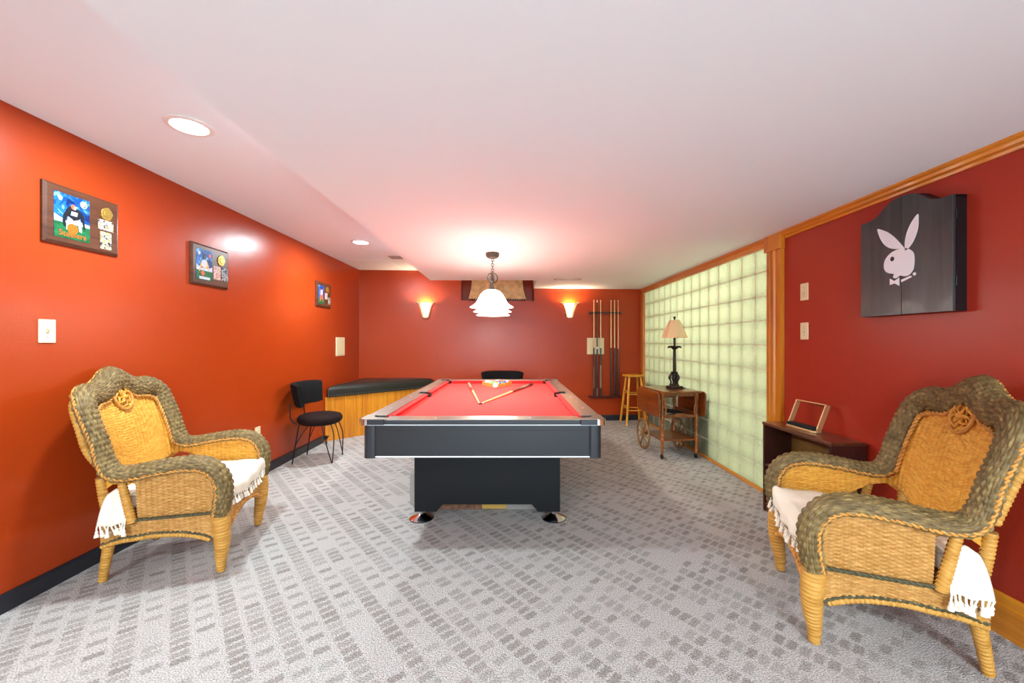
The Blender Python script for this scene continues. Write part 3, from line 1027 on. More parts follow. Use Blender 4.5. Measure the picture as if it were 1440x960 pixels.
def sconce(x, z0, label):
    t = thing('wall_sconce', label, 'wall light', back_pt(x, z0, 0), B_ROT, 'lit wall sconces')
    H_, rows = .22, 12

    def half(q):                      # half width from bottom (0) to top (1)
        return .042 + .066 * q ** 1.1 + .02 * max(0, q - .8) / .2
    # glass: half-round trough open at the top
    vs, fs, n = [], [], 17
    for lay, dr in ((0, 0.0), (1, -.004)):
        for k in range(rows + 1):
            q = k / rows
            hw = half(q) * .70 + dr
            dp = (.035 + .06 * q) + dr
            for i in range(n):
                a = PI * i / (n - 1)
                vs.append((hw * math.cos(a), -.012 - dp * math.sin(a), .012 + q * (H_ - .016)))
    off = (rows + 1) * n
    for k in range(rows):
        for i in range(n - 1):
            a = k * n + i
            fs.append((a, a + n, a + n + 1, a + 1))
            fs.append((off + a, off + a + 1, off + a + n + 1, off + a + n))
    for i in range(n - 1):
        a = rows * n + i
        fs.append((a, off + a, off + a + 1, a + 1))
    fs.append(tuple(range(n)))
    MB().add(vs, fs).build('glass', M['sconce_glass'], t, smooth=60)
    # frame: scrolled flat band following the V outline
    for s in (-1, 1):
        path = [(s * (half(q) * .92 + .006), -.035 - .02 * q, .004 + q * H_) for q in np.linspace(0, 1, 14)]
        path += [(s * (half(1) + .012), -.052, H_ + .010), (s * (half(1) + .018), -.05, H_ - .002)]
        MB().tube(path, .011, 8).build('side_scroll', M['sconce_frame'], t, smooth=60)
    MB().tube([(.046 * math.cos(a), -.035 - .02 * abs(math.sin(a)), .008 + .022 * math.sin(a)) for a in np.linspace(PI, 2 * PI, 12)], .011, 8).build('bottom_scroll', M['sconce_frame'], t, smooth=60)
    MB().prism([(-.045, 0), (.045, 0), (.085, .17), (.085, .2), (-.085, .2), (-.085, .17)], -.012, 0, 'xz').build('back_plate', M['sconce_frame'], t)
    lamp('POINT', 'sconce_lamp', (0, -.07, .195), SCONCE_W, (1, .78, .5), .025, parent=t)
    return t


sconce(-1.336, 1.64, 'lit glass wall sconce left of the window valance')
sconce(.917, 1.645, 'lit glass wall sconce next to the cue rack')


# ------------------------------------------------------------------ things on the walls
def sheet(poly, y, th, name, mat, parent):
    return MB().prism(poly, y - th, y, 'xz').build(name, mat, parent)


def ell(cx, cz, rx, rz, n=20):
    return [(cx + rx * math.cos(2 * PI * i / n), cz + rz * math.sin(2 * PI * i / n)) for i in range(n)]


PW, PH = .385, .308
medal_me = None


def plaque(y, z, label, style):
    t = thing('sports_plaque', label, 'plaque', (XL, y, z), R(90), 'walnut sports plaques on the left wall')
    b = .014
    vs = [(0, 0, 0), (PW, 0, 0), (PW, 0, PH), (0, 0, PH), (0, -.012, 0), (PW, -.012, 0), (PW, -.012, PH), (0, -.012, PH),
          (b, -.02, b), (PW - b, -.02, b), (PW - b, -.02, PH - b), (b, -.02, PH - b)]
    fs = [(0, 1, 2, 3), (0, 4, 5, 1), (1, 5, 6, 2), (2, 6, 7, 3), (3, 7, 4, 0), (4, 8, 9, 5), (5, 9, 10, 6), (6, 10, 11, 7), (7, 11, 8, 4), (8, 11, 10, 9)]
    MB().add(vs, fs).build('board', M['plaque'], t)
    f = -.02

    def P(name, poly, mat, d=.0012, lvl=0, par=None):
        return sheet([(PW * a, PH * c) for a, c in poly], f - .0004 * lvl - (.0012 if lvl else 0), d if lvl == 0 else .0004, name, mat, par or t)
    rect = lambda a, b_, c, d: [(a, c), (b_, c), (b_, d), (a, d)]
    if style == 0:
        po = P('poster', rect(.11, .56, .12, .87), M['poster_blue'])
        P('field', rect(.11, .56, .12, .38), M['poster_green'], lvl=1, par=po)
        P('horizon', [(.11, .38), (.56, .38), (.56, .43), (.4, .46), (.25, .42), (.11, .5)], M['poster_skyline'], lvl=1, par=po)
        fig = [(.275, .50), (.25, .60), (.29, .67), (.34, .69), (.42, .66), (.45, .58), (.42, .48), (.35, .45)]
        P('player_torso', fig, M['print_black'], lvl=2, par=po)
        P('player_arm', [(.26, .60), (.22, .52), (.21, .40), (.225, .31), (.25, .32), (.245, .41), (.27, .50), (.30, .56)], M['print_black'], lvl=3, par=po)
        P('player_arm', [(.43, .62), (.48, .56), (.49, .45), (.50, .34), (.475, .33), (.46, .45), (.44, .52), (.41, .56)], M['print_black'], lvl=3, par=po)
        P('player_leg', [(.28, .50), (.34, .46), (.30, .38), (.29, .28), (.255, .27), (.26, .38)], M['print_white'], lvl=2, par=po)
        P('player_leg', [(.43, .50), (.37, .46), (.41, .39), (.42, .28), (.455, .27), (.45, .40)], M['print_white'], lvl=2, par=po)
        P('shirt_number', [(.31, .53), (.39, .53), (.40, .60), (.32, .60)], M['poster_skyline'], lvl=4, par=po)
        P('helmet', ell(.345, .68, .03, .045), M['print_flesh'], lvl=3, par=po)
        P('helmet_visor', ell(.365, .665, .014, .03), M['print_white'], lvl=4, par=po)
        P('ball_glow', ell(.335, .30, .07, .09), M['print_orange'], lvl=3, par=po)
        em = P('round_emblem', ell(.48, .77, .047, .062), M['print_white'], lvl=2, par=po)
        for dx, dz, mm in ((.0, .03, 'print_gold'), (.018, 0, 'print_red'), (.0, -.03, 'print_black')):
            P('emblem_mark', [(.49 + dx - .011, .77 + dz), (.49 + dx, .77 + dz - .014), (.49 + dx + .011, .77 + dz), (.49 + dx, .77 + dz + .014)], M[mm], lvl=4, par=po)
        P('shield_mark', [(.15, .80), (.17, .74), (.2, .74), (.21, .80), (.18, .83)], M['print_white'], lvl=2, par=po)
        cu = bpy.data.curves.new('poster_lettering', 'FONT')
        cu.body = 'Steelers'
        cu.size = .042
        cu.align_x = 'CENTER'
        cu.extrude = .0003
        cu.materials.append(M['print_orange'])
        tmp = bpy.data.objects.new('lettering_source', cu)
        COL.objects.link(tmp)
        bpy.context.view_layer.update()
        lme = bpy.data.meshes.new_from_object(tmp.evaluated_get(bpy.context.evaluated_depsgraph_get()))
        bpy.data.objects.remove(tmp)
        tx = bpy.data.objects.new('poster_lettering', lme)
        COL.objects.link(tx)
        tx.parent = po
        tx.location = (PW * .335, f - .0034, PH * .155)
        tx.rotation_euler = (R(90), 0, 0)
        md, cards = (.80, .74, .085, .12), [(rect(.68, .90, .43, .62), 'card1'), (rect(.71, .87, .08, .40), 'card2')]
    elif style == 1:
        po = P('poster', rect(.11, .52, .13, .87), M['poster_blue'])
        P('field', rect(.11, .52, .13, .36), M['poster_green'], lvl=1, par=po)
        P('horizon', [(.11, .36), (.52, .36), (.52, .48), (.4, .42), (.22, .42), (.11, .5)], M['poster_skyline'], lvl=1, par=po)
        P('player_figure', [(.17, .32), (.2, .46), (.24, .58), (.3, .64), (.38, .6), (.42, .5), (.44, .34), (.39, .44), (.31, .4), (.24, .46), (.2, .34)], M['print_gold'], lvl=2, par=po)
        P('player_shirt', [(.24, .48), (.25, .6), (.31, .64), (.37, .6), (.38, .48), (.31, .42)], M['print_white'], lvl=3, par=po)
        P('helmet', ell(.31, .68, .035, .055), M['print_black'], lvl=3, par=po)
        P('ball', ell(.27, .29, .05, .06), M['print_flesh'], lvl=3, par=po)
        P('round_emblem', ell(.18, .77, .03, .045), M['print_white'], lvl=2, par=po)
        P('shield_mark', ell(.45, .75, .03, .05), M['print_red'], lvl=2, par=po)
        P('caption_strip', rect(.18, .46, .145, .21), M['print_white'], lvl=2, par=po)
        md, cards = (.77, .72, .10, .14), [(rect(.56, .75, .2, .54), 'card3'), (rect(.79, .97, .2, .54), 'card4')]
    else:
        po = P('poster', rect(.12, .50, .12, .86), M['poster_blue'])
        P('field', rect(.12, .50, .12, .36), M['poster_green'], lvl=1, par=po)
        P('player_figure', [(.2, .2), (.22, .5), (.26, .7), (.34, .74), (.42, .6), (.4, .4), (.44, .2), (.34, .34), (.28, .3)], M['print_flesh'], lvl=2, par=po)
        P('player_shirt', [(.25, .5), (.27, .66), (.36, .68), (.39, .52), (.32, .46)], M['print_white'], lvl=3, par=po)
        md, cards = (.72, .74, .11, .13), [(rect(.55, .72, .34, .60), 'card3'), (rect(.78, .93, .16, .44), 'card1')]
    for poly, cm in cards:
        P('trading_card', poly, M[cm], .003)
    cx, cz, rx, rz = md
    pts = []
    for i in range(28):
        a = 2 * PI * i / 28
        rr = 1 + .05 * math.sin(5 * a + 1) + .05 * math.sin(11 * a) + .04 * math.sin(2 * a)
        pts.append((PW * (cx + rx * rr * math.cos(a)), PH * (cz + rz * rr * math.sin(a))))
    mdl = MB().prism(pts, f - .006, f, 'xz').build('medallion', M['medal'], t, bevel=.002)
    MB().prism([(PW * cx + (p[0] - PW * cx) * .55, PH * cz + (p[1] - PH * cz) * .55) for p in pts], f - .009, f - .006, 'xz').build('relief', M['medal'], mdl, bevel=.002)
    return t


plaque(2.005, 1.758, 'large-looking sports plaque nearest the viewer, with blue poster and orange lettering', 0)
plaque(2.93, 1.682, 'middle sports plaque on the left wall with two upright cards side by side', 1)
plaque(4.81, 1.682, 'small-looking sports plaque by the back corner, cards stepped diagonally', 2)


def wall_plate(loc, rz, label, w_, h_, kind, cat):
    t = thing({'switch': 'light_switch', 'outlet': 'power_outlet', 'blank': 'blank_wall_plate', 'dimmer': 'light_switch'}[kind], label, cat, loc, rz)
    MB().prism(rrect(-w_ / 2, w_ / 2, -h_ / 2, h_ / 2, .004, 3), -.006, 0, 'xz').build('plate', M['cream'], t, bevel=.002)
    if kind in ('switch', 'dimmer'):
        MB().box(-.006, .006, -.0065, -.006, -.013, .013).build('slot', M['cream_dark'], t)
        MB().prism([(-.006, -.008), (-.016, .008), (-.013, .012), (-.006, .006)], -.0045, .0045, 'yz').build('toggle', M['cream'], t)
        for z in (-.03, .03):
            MB().lathe([(.003, 0), (.003, .001)], seg=10).xf(Matrix.Translation((0, -.006, z)) @ Matrix.Rotation(R(90), 4, 'X')).build('screw', M['cream_dark'], t)
    elif kind == 'outlet':
        for z in (-.02, .02):
            rc_ = MB().prism(rrect(-.016, .016, z - .013, z + .013, .008, 4), -.0085, -.006, 'xz').build('receptacle', M['cream'], t)
            for x in (-.006, .006):
                MB().box(x - .001, x + .001, -.009, -.0085, z - .004, z + .005).build('slot', M['cream_dark'], rc_)
    else:
        MB().prism(rrect(-w_ / 2 + .012, w_ / 2 - .012, -h_ / 2 + .012, h_ / 2 - .012, .003, 3), -.009, -.006, 'xz').build('raised_face', M['cream'], t, bevel=.001)
    return t


wall_plate((XL, 2.033, 1.306), R(90), 'single cream light switch on the left wall', .075, .118, 'switch', 'switch')
wall_plate((XL, 3.72, .408), R(90), 'cream power outlet low on the left wall behind the wicker chair', .075, .118, 'outlet', 'outlet')
wall_plate((XL, 5.515, 1.19), R(90), 'blank cream cover plate on the left wall under the far plaque', .28, .255, 'blank', 'wall plate')
wall_plate((XR, 2.885, 1.612), R(-90), 'upper cream light switch on the crimson wall', .075, .122, 'switch', 'switch')
wall_plate((XR, 2.885, 1.33), R(-90), 'lower cream light switch on the crimson wall', .075, .122, 'switch', 'switch')
wall_plate(back_pt(1.34, 1.188), B_ROT, 'blank cream cover plate behind the cue rack', .275, .262, 'blank', 'wall plate')

# dartboard cabinet
DC = thing('dartboard_cabinet', 'black dartboard cabinet with a white rabbit-head emblem on the crimson wall', 'cabinet', (XR, 2.102, 1.395), R(-90))
top = [(.2445, .5395), (.175, .541), (.135, .556), (.10, .585), (.06, .612), (.0, .622)]
top = [(x, z) for x, z in catmull([(.2445, .5395), (.19, .541), (.145, .553), (.105, .583), (.06, .612), (0, .622)], 4)]
full = top + [(-x, z) for x, z in top[::-1][1:]]
MB().box(-.2445, .2445, -.05, 0, 0, .535).build('case', M['dart_side'], DC)
MB().prism([(-.2445, .53)] + [(.2445, .53)] + full, -.05, 0, 'xz').build('case_top', M['dart_side'], DC)
for s in (-1, 1):
    pl = [(.001, 0), (.2445, 0)] + top
    pl = pl[:-1] + [(.001, .622)]
    pl = [(s * x, z) for x, z in pl]
    if s < 0:
        pl = pl[::-1]
    d = MB().prism(pl, -.066, -.051, 'xz').build('door', M['dart_black'], DC, bevel=.0015)
    for z in (.14, .45):
        MB().tube([(s * .2455, -.05, z - .02), (s * .2455, -.05, z + .02)], .004, 8).build('hinge', M['black_metal'], d, smooth=50)
EL = [(-0.1349, 0.4845), (-0.1091, 0.472), (-0.0743, 0.4495), (-0.0405, 0.4175), (-0.0143, 0.3856), (0.005, 0.3598), (0.0139, 0.3453), (-0.0078, 0.3467), (-0.0339, 0.3502), (-0.0675, 0.3644), (-0.0979, 0.391), (-0.1205, 0.4293), (-0.1335, 0.4656)]
ER = [(0.087, 0.4981), (0.0894, 0.4701), (0.087, 0.4292), (0.0752, 0.3907), (0.0584, 0.359), (0.0364, 0.3364), (0.0239, 0.3307), (0.0189, 0.3503), (0.0202, 0.3807), (0.0302, 0.4209), (0.0487, 0.4583), (0.0692, 0.4846)]
EH = [(0.0139, 0.3453), (-0.0208, 0.3447), (-0.0539, 0.3358), (-0.0812, 0.3161), (-0.0951, 0.2931), (-0.0979, 0.2677), (-0.0923, 0.2473), (-0.077, 0.2317), (-0.0539, 0.2226), (-0.0405, 0.2178), (-0.0445, 0.2007), (-0.0273, 0.1942), (-0.0065, 0.2046), (0.0177, 0.1969), (0.0425, 0.2013), (0.0632, 0.2255), (0.0692, 0.2664), (0.0668, 0.3029), (0.0523, 0.3242), (0.0339, 0.3369)]
EB = [(-0.0634, 0.1974), (-0.0379, 0.1807), (-0.0104, 0.1952), (-0.0104, 0.1516), (-0.0366, 0.1679), (-0.0634, 0.1629)]
EC = [(-0.0014, 0.1814), (0.0487, 0.1954), (0.056, 0.187), (0.0012, 0.1686)]
e0 = MB()
sm_ = lambda p, n=4: [tuple(q) for q in catmull(p, n, True)]
eo = MB().prism(sm_(EH), -.0675, -.0662, 'xz').build('emblem', M['emblem_white'], DC)
eo['label'] = 'white rabbit-head emblem with bow tie'
MB().prism(sm_(EL), -.0675, -.0662, 'xz').build('emblem_ear', M['emblem_white'], eo)
MB().prism(sm_(ER), -.0675, -.0662, 'xz').build('emblem_ear', M['emblem_white'], eo)
MB().prism(EB, -.0675, -.0662, 'xz').build('emblem_bow', M['emblem_white'], eo)
MB().prism(EC, -.0675, -.0662, 'xz').build('emblem_collar', M['emblem_white'], eo)
MB().prism(ell(.0692, .2004, .008, .008, 14), -.0675, -.0662, 'xz').build('emblem_dot', M['emblem_white'], eo)
MB().prism(ell(-.0485, .3003, .011, .0125, 16), -.0682, -.0675, 'xz').build('emblem_eye', M['dart_side'], eo)

# cue rack on the back wall
CR = thing('cue_rack', 'dark wooden wall rack holding six cues', 'cue rack', back_pt(1.49, 0), B_ROT)
ub = MB().box(-.267, .267, -.035, 0, 1.70, 1.735).build('upper_bar', M['rack_dark'], CR, bevel=.006)
for x in (-.25, .25):
    MB().lathe([(.008, 0), (.008, .003), (.003, .005)], seg=12).xf(Matrix.Translation((x, -.035, 1.718)) @ Matrix.Rotation(R(90), 4, 'X')).build('bolt', M['iron'], ub)
MB().box(-.265, .245, -.085, 0, .372, .402).build('lower_shelf', M['rack_dark'], CR, bevel=.006)
qs = [834.3, 838.9, 843.8, 858.3, 863.3, 868.2]
specs = [('first wall cue from the left, pale shaft over a grey butt', [('shaft', .50, .99, 'cue_maple'), ('forearm', .30, .50, 'cue_dark'), ('wrap', .08, .30, 'cue_grey'), ('butt', 0, .08, 'cue_dark'), ('tip', .99, 1, 'ivory')]),
         ('second wall cue from the left, dark shaft with a white tip', [('shaft', .51, .975, 'cue_dark'), ('joint', .49, .51, 'ivory'), ('forearm', .30, .49, 'cue_dark'), ('wrap', .08, .30, 'cue_dark'), ('butt', 0, .08, 'cue_grey'), ('tip', .975, 1, 'ivory')]),
         ('third wall cue from the left, pale shaft over a brown-grey butt', [('shaft', .51, .99, 'cue_maple'), ('joint', .50, .51, 'ivory'), ('forearm', .32, .50, 'cue_dark'), ('wrap', .08, .32, 'cue_grip'), ('butt', 0, .08, 'cue_dark'), ('tip', .99, 1, 'ivory')]),
         ('fourth wall cue from the left, pale shaft over a navy-black butt', [('shaft', .50, .99, 'cue_maple'), ('butt', 0, .50, 'cue_dark'), ('tip', .99, 1, 'ivory')]),
         ('fifth wall cue from the left, pale shaft over a plain black butt', [('shaft', .50, .99, 'cue_maple'), ('butt', 0, .50, 'cue_dark'), ('tip', .99, 1, 'ivory')]),
         ('sixth wall cue at the right end of the rack, pinkish shaft', [('shaft', .49, .99, 'cue_pink'), ('butt', 0, .49, 'cue_dark'), ('tip', .99, 1, 'ivory')])]
for px, (lab, ms) in zip(qs, specs):
    tt = (px - 719.5) / F_PX
    x = 6.33 * tt / (1 - BS * tt)
    cue(lab, back_pt(x, .403, .052), back_pt(x, 1.92, .045), [(a, b_, c_, M[d_]) for a, b_, c_, d_ in ms], 'cues in the wall rack', 1.515)
    MB().tube([(x - 1.49 + .018 * math.cos(a), -.05 + .018 * math.sin(a), 1.718) for a in np.linspace(.9 * PI, 2.1 * PI, 9)], .004, 6).build('clip', M['black_metal'], CR, smooth=60)


# ------------------------------------------------------------------ corner bench
BN = thing('corner_bench', 'corner bench with black vinyl cushion on an oak panelled front', 'bench')
A0, A1 = Vector((XL + .004, 5.06)), Vector((-1.17, BY(-1.17) - .006))
cor = Vector((XL + .004, BY(XL) - .006))
dr = (A1 - A0).normalized()
nrm = Vector((dr.y, -dr.x))
MB().prism([tuple(A0), tuple(A1), tuple(cor)], 0, .555).build('carcass', M['oak_panel'], BN)
# bead-board planks on the front
Lb = (A1 - A0).length
npl = 14
for i in range(npl):
    a = A0 + dr * (Lb * i / npl + .0015)
    b = A0 + dr * (Lb * (i + 1) / npl - .0015)
    pl = [tuple(a), tuple(a + nrm * .008), tuple(b + nrm * .008), tuple(b)]
    MB().prism(pl, 0, .553).build('plank', M['oak_panel'], BN)
# cushion: rounded triangle, domed
e = .035
q0, q1, q2 = A0 + nrm * e, A1 + nrm * e + dr * .02, cor
tri3 = [np.array((*p,)) for p in (q0, q1, q2)]


def round_tri(tr, rs, n=8):
    out = []
    for i in range(3):
        p, a, b = tr[i], tr[i - 1], tr[(i + 1) % 3]
        da, db = a - p, b - p
        da, db = da / np.linalg.norm(da), db / np.linalg.norm(db)
        p0, p1 = p + da * rs[i], p + db * rs[i]
        for k in range(n + 1):
            t_ = k / n
            out.append((1 - t_) ** 2 * p0 + 2 * t_ * (1 - t_) * p + t_ * t_ * p1)
    return out


rt = round_tri(tri3, (.05, .16, .03))
# keep inside the walls
rt = [np.array((max(p[0], XL + .005), min(p[1], BY(p[0]) - .006))) for p in rt]
# denser outline
den = []
for i in range(len(rt)):
    a, b = rt[i], rt[(i + 1) % len(rt)]
    m_ = max(1, int(np.linalg.norm(b - a) / .05))
    den += [a + (b - a) * k / m_ for k in range(m_)]
cen2 = np.mean(den, axis=0)
vs, fs = [], []
nn = len(den)
levels = [(1.0, .556), (1.006, .60), (1.0, .645), (.985, .668), (.95, .684), (.88, .696), (.7, .708), (.45, .716), (.2, .72)]
for s, z in levels:
    for p in den:
        q = cen2 + (p - cen2) * min(s, 1.0)
        vs.append((q[0], q[1], z))
for k in range(len(levels) - 1):
    for i in range(nn):
        j = (i + 1) % nn
        fs.append((k * nn + i, k * nn + j, (k + 1) * nn + j, (k + 1) * nn + i))
fs.append(tuple(range((len(levels) - 1) * nn, len(levels) * nn)))
fs.append(tuple(range(nn - 1, -1, -1)))
cu_ = MB().add(vs, fs).build('cushion', M['vinyl'], BN, smooth=50)
nm_ = MB().sphere((0, 0, 0), .0065, 8, 6).mesh('nailhead', M['nail'], 60)
for i in range(46):
    p = A0 + nrm * (e + .002) + dr * (.03 + i * (Lb - .10) / 45)
    link_part('nailhead', nm_, cu_, (p.x, p.y, .575))
# little black valve by the bench foot
t = thing('drain_valve', 'small black valve knob at the foot of the corner bench', 'valve', (-2.29, 4.96, 0))
MB().tube([(0, .06, .075), (0, 0, .075)], .010, 8).build('pipe', M['black_metal'], t, smooth=50)
MB().lathe([(.018, 0), (.027, .004), (.024, .02), (.012, .026)], seg=8).xf(Matrix.Translation((0, 0, .075)) @ Matrix.Rotation(R(90), 4, 'X')).build('knob', M['black_metal'], t, smooth=30)
MB().tube([(0, 0, .075), (.01, -.005, .03), (.012, -.005, .0)], .006, 8).build('drip_pipe', M['black_metal'], t, smooth=50)


# ------------------------------------------------------------------ black velvet chairs with hairpin legs
def velvet_chair(loc, rz, label):
    """local: faces +y"""
    t = thing('velvet_chair', label, 'chair', loc, rz, 'black velvet chairs with wire legs')
    pr = [(.02, .385), (.17, .388), (.205, .398), (.222, .425), (.222, .450), (.205, .476), (.16, .49), (.08, .496), (.005, .498)]
    MB().lathe(pr, (0, .02, 0), 40, sx=1.0, sy=1.0).build('seat', M['velvet_brown'], t, smooth=60)
    # curved padded backrest
    vs, fs = [], []
    nu, sec = 20, 12
    for i in range(nu + 1):
        a = R(-62 + 124 * i / nu)
        rad_ = .30
        c = Vector((rad_ * math.sin(a), .06 - rad_ * math.cos(a) * .86, 0))
        od = Vector((math.sin(a), -math.cos(a), 0)).normalized()
        edge = 1 - .12 * abs(2 * i / nu - 1) ** 8
        for k in range(sec):
            q = 2 * PI * k / sec
            hh = .124 * edge * (1 if abs(math.cos(q)) < .001 else 1)
            sq = lambda v: math.copysign(abs(v) ** .4, v)
            p = c + od * (.030 * sq(math.cos(q)) * edge + .05 * (.5 + .5 * sq(math.sin(q))) - .02)
            vs.append((p.x, p.y, .705 + hh * sq(math.sin(q))))
    for i in range(nu):
        for k in range(sec):
            k2 = (k + 1) % sec
            fs.append((i * sec + k, i * sec + k2, (i + 1) * sec + k2, (i + 1) * sec + k))
    fs += [tuple(range(sec - 1, -1, -1)), tuple(nu * sec + k for k in range(sec))]
    MB().add(vs, fs).build('backrest', M['velvet'], t, smooth=60)
    for s in (-1, 1):
        MB().tube(catmull([(s * .15, -.15, .40), (s * .165, -.205, .45), (s * .16, -.215, .52), (s * .15, -.225, .62)], 5), .006, 8).build('back_support', M['black_metal'], t, smooth=60)
        # front hairpin
        MB().tube(catmull([(s * .17, .10, .40), (s * .185, .14, .25), (s * .165, .20, .004), (s * .15, .20, .004), (s * .13, .21, .25), (s * .10, .17, .40)], 6), .0055, 8).build('leg', M['black_metal'], t, smooth=60)
        MB().tube([(s * .155, -.13, .40), (s * .175, -.19, .0)], .0065, 8).build('leg', M['black_metal'], t, smooth=60)
        MB().tube(catmull([(s * .17, -.155, .20), (s * .14, -.10, .31), (s * .09, -.05, .395)], 6), .0045, 8).build('leg_brace', M['black_metal'], t, smooth=60)
    MB().tube([(.17 * math.cos(a), .02 + .17 * math.sin(a), .388) for a in np.linspace(0, 2 * PI, 33)[:-1]], .006, 8, True).build('seat_ring', M['black_metal'], t, smooth=60)
    return t


velvet_chair((-2.07, 4.30, 0), R(-90 + 4), 'black velvet chair with wire hairpin legs beside the corner bench')
velvet_chair((-.135, 5.75, 0), R(180), 'black velvet chair behind the far end of the pool table')

# ------------------------------------------------------------------ bar stool
t = thing('bar_stool', 'tall honey wooden bar stool in the back right corner', 'stool', (1.875, 6.195, 0))
MB().lathe([(.15, .722), (.162, .73), (.165, .742), (.16, .752), (.12, .756), (.005, .755)], seg=36).build('seat', M['stool_wood'], t, smooth=40)
fx, fy, txx = .15, .172, .085
for sx in (-1, 1):
    for sy in (-1, 1):
        MB().tube([(sx * fx, sy * fy, 0), (sx * (fx + txx) / 2, sy * (fy + txx) / 2, .36), (sx * txx, sy * txx, .725)], [.017, .018, .016], 14).build('leg', M['stool_wood'], t, smooth=50)


def at_h(z, sx, sy):
    q = z / .725
    return (sx * (fx + (txx - fx) * q), sy * (fy + (txx - fy) * q), z)


for z1, z2 in ((.22, .27), (.46, .50)):
    for s in (-1, 1):
        MB().tube([at_h(z1, -1, s), at_h(z1, 1, s)], .010, 10).build('rung', M['stool_wood'], t, smooth=50)
        MB().tube([at_h(z2, s, -1), at_h(z2, s, 1)], .010, 10).build('rung', M['stool_wood'], t, smooth=50)

# ------------------------------------------------------------------ tea cart (local: y runs away from the viewer, near end at y = 0)
TC = thing('tea_cart', 'wooden drop-leaf tea cart with spoked wheels by the glass blocks', 'cart', (1.795, 4.30, 0), R(5))
MB().prism(rrect(-.215, .215, -.075, .50, .012, 3), .712, .732).build('top', M['cart_wood'], TC, bevel=.004)
for s in (-1, 1):
    # hanging leaf with rounded lower corners
    pol = rrect(-.073, .498, .455, .722, .05, 5)
    lf = MB().prism(pol, 0, .016, 'yz').build('drop_leaf', M['cart_wood'], TC, bevel=.003)
    lf.location = (s * .226 - .008, 0, 0)
    lf.rotation_euler = (0, R(2.5) * s, 0)
    lf.location.x += -.055 * 0
MB().box(-.175, .175, -.012, .012, .672, .712).build('apron', M['cart_wood'], TC, bevel=.003)
MB().box(-.175, .175, .428, .452, .672, .712).build('apron', M['cart_wood'], TC, bevel=.003)
for s in (-1, 1):
    MB().box(s * .185 - .01, s * .185 + .01, .0, .44, .672, .712).build('apron', M['cart_wood'], TC, bevel=.003)
legp = [(.010, .055), (.012, .07), (.018, .09), (.012, .105), (.019, .13), (.012, .15), (.017, .18), (.022, .195), (.022, .225), (.015, .235), (.021, .25),
        (.021, .262), (.013, .275), (.015, .32), (.021, .36), (.014, .385), (.022, .40), (.022, .46)]
legp2 = [(.022, .46), (.014, .475), (.012, .50), (.019, .56), (.013, .60), (.017, .615), (.017, .63), (.022, .64), (.022, .712)]
for s in (-1, 1):
    l_ = MB().lathe(legp + legp2[1:], (s * .19, 0, 0), 18).build('leg', M['cart_turned'], TC, smooth=35)
    cst = MB().tube([(s * .19, .0, .06), (s * .19, .005, .035)], .006, 8).build('caster', M['black_metal'], l_, smooth=50)
    MB().lathe([(.024, -.009), (.027, -.005), (.027, .005), (.024, .009)], seg=18).xf(Matrix.Translation((s * .19, .012, .027)) @ Matrix.Rotation(R(90), 4, 'Y')).build('caster_wheel', M['black_rubber'], TC, smooth=40)
    MB().lathe([(.022, .17), (.022, .235), (.014, .25), (.013, .32), (.020, .36), (.014, .385), (.022, .40), (.022, .46)] + legp2[1:], (s * .165, .44, 0), 18).build('leg', M['cart_turned'], TC, smooth=35)
# trays
MB().box(-.20, .20, -.01, .45, .195, .213).build('lower_shelf', M['cart_wood'], TC, bevel=.004)
tr = MB().box(-.175, .175, -.02, .44, .445, .460).build('tray', M['cart_wood'], TC, bevel=.003)
MB().box(-.175, -.163, -.02, .44, .46, .50).build('tray_side', M['cart_wood'], tr, bevel=.003)
MB().box(.163, .175, -.02, .44, .46, .50).build('tray_side', M['cart_wood'], tr, bevel=.003)
MB().prism([(-.175, .455), (.175, .455), (.175, .475), (.07, .48), (.045, .492), (-.045, .492), (-.07, .48), (-.175, .475)], -.024, -.012, 'xz').build('tray_front', M['cart_wood'], tr)
for s in (-1, 1):
    MB().tube(catmull([(s * .170, -.015, .46), (s * .158, -.015, .54), (s * .172, -.015, .60), (s * .168, -.015, .66)], 6), .010, 8).build('scroll_bracket', M['cart_turned'], TC, smooth=50)
# wheels
for s in (-1, 1):
    wx = s * .215
    wl = MB().tube([(wx, .44 + .168 * math.cos(a), .18 + .168 * math.sin(a)) for a in np.linspace(0, 2 * PI, 41)[:-1]], .0125, 8, True).build('wheel', M['wheel_wood'], TC, smooth=60)
    MB().lathe([(.018, -.018), (.03, -.012), (.03, .012), (.018, .018)], seg=16).xf(Matrix.Translation((wx, .44, .18)) @ Matrix.Rotation(R(90), 4, 'Y')).build('hub', M['wheel_wood'], wl, smooth=40)
    for k in range(10):
        a = 2 * PI * k / 10 + .15
        MB().tube([(wx, .44 + r_ * math.cos(a), .18 + r_ * math.sin(a)) for r_ in (.025, .06, .095, .13, .16)], [.005, .0085, .006, .008, .005], 8).build('spoke', M['wheel_wood'], wl, smooth=50)
MB().tube([(-.215, .44, .18), (.215, .44, .18)], .010, 10).build('axle', M['wheel_wood'], TC, smooth=50)
MB().tube([(-.21, .49, .60), (.21, .49, .60)], .010, 10).build('push_bar', M['cart_turned'], TC, smooth=50)
t = thing('serving_board', 'flat black board leaning on the tea cart tray', 'board', (1.79, 4.42, .462), R(5))
o = MB().prism(rrect(-.13, .13, -.1, .12, .02, 4), 0, .008).build('board', M['black_felt'], t, bevel=.002)
o.location = (0, .02, .018)
o.rotation_euler = (R(4), R(8), 0)

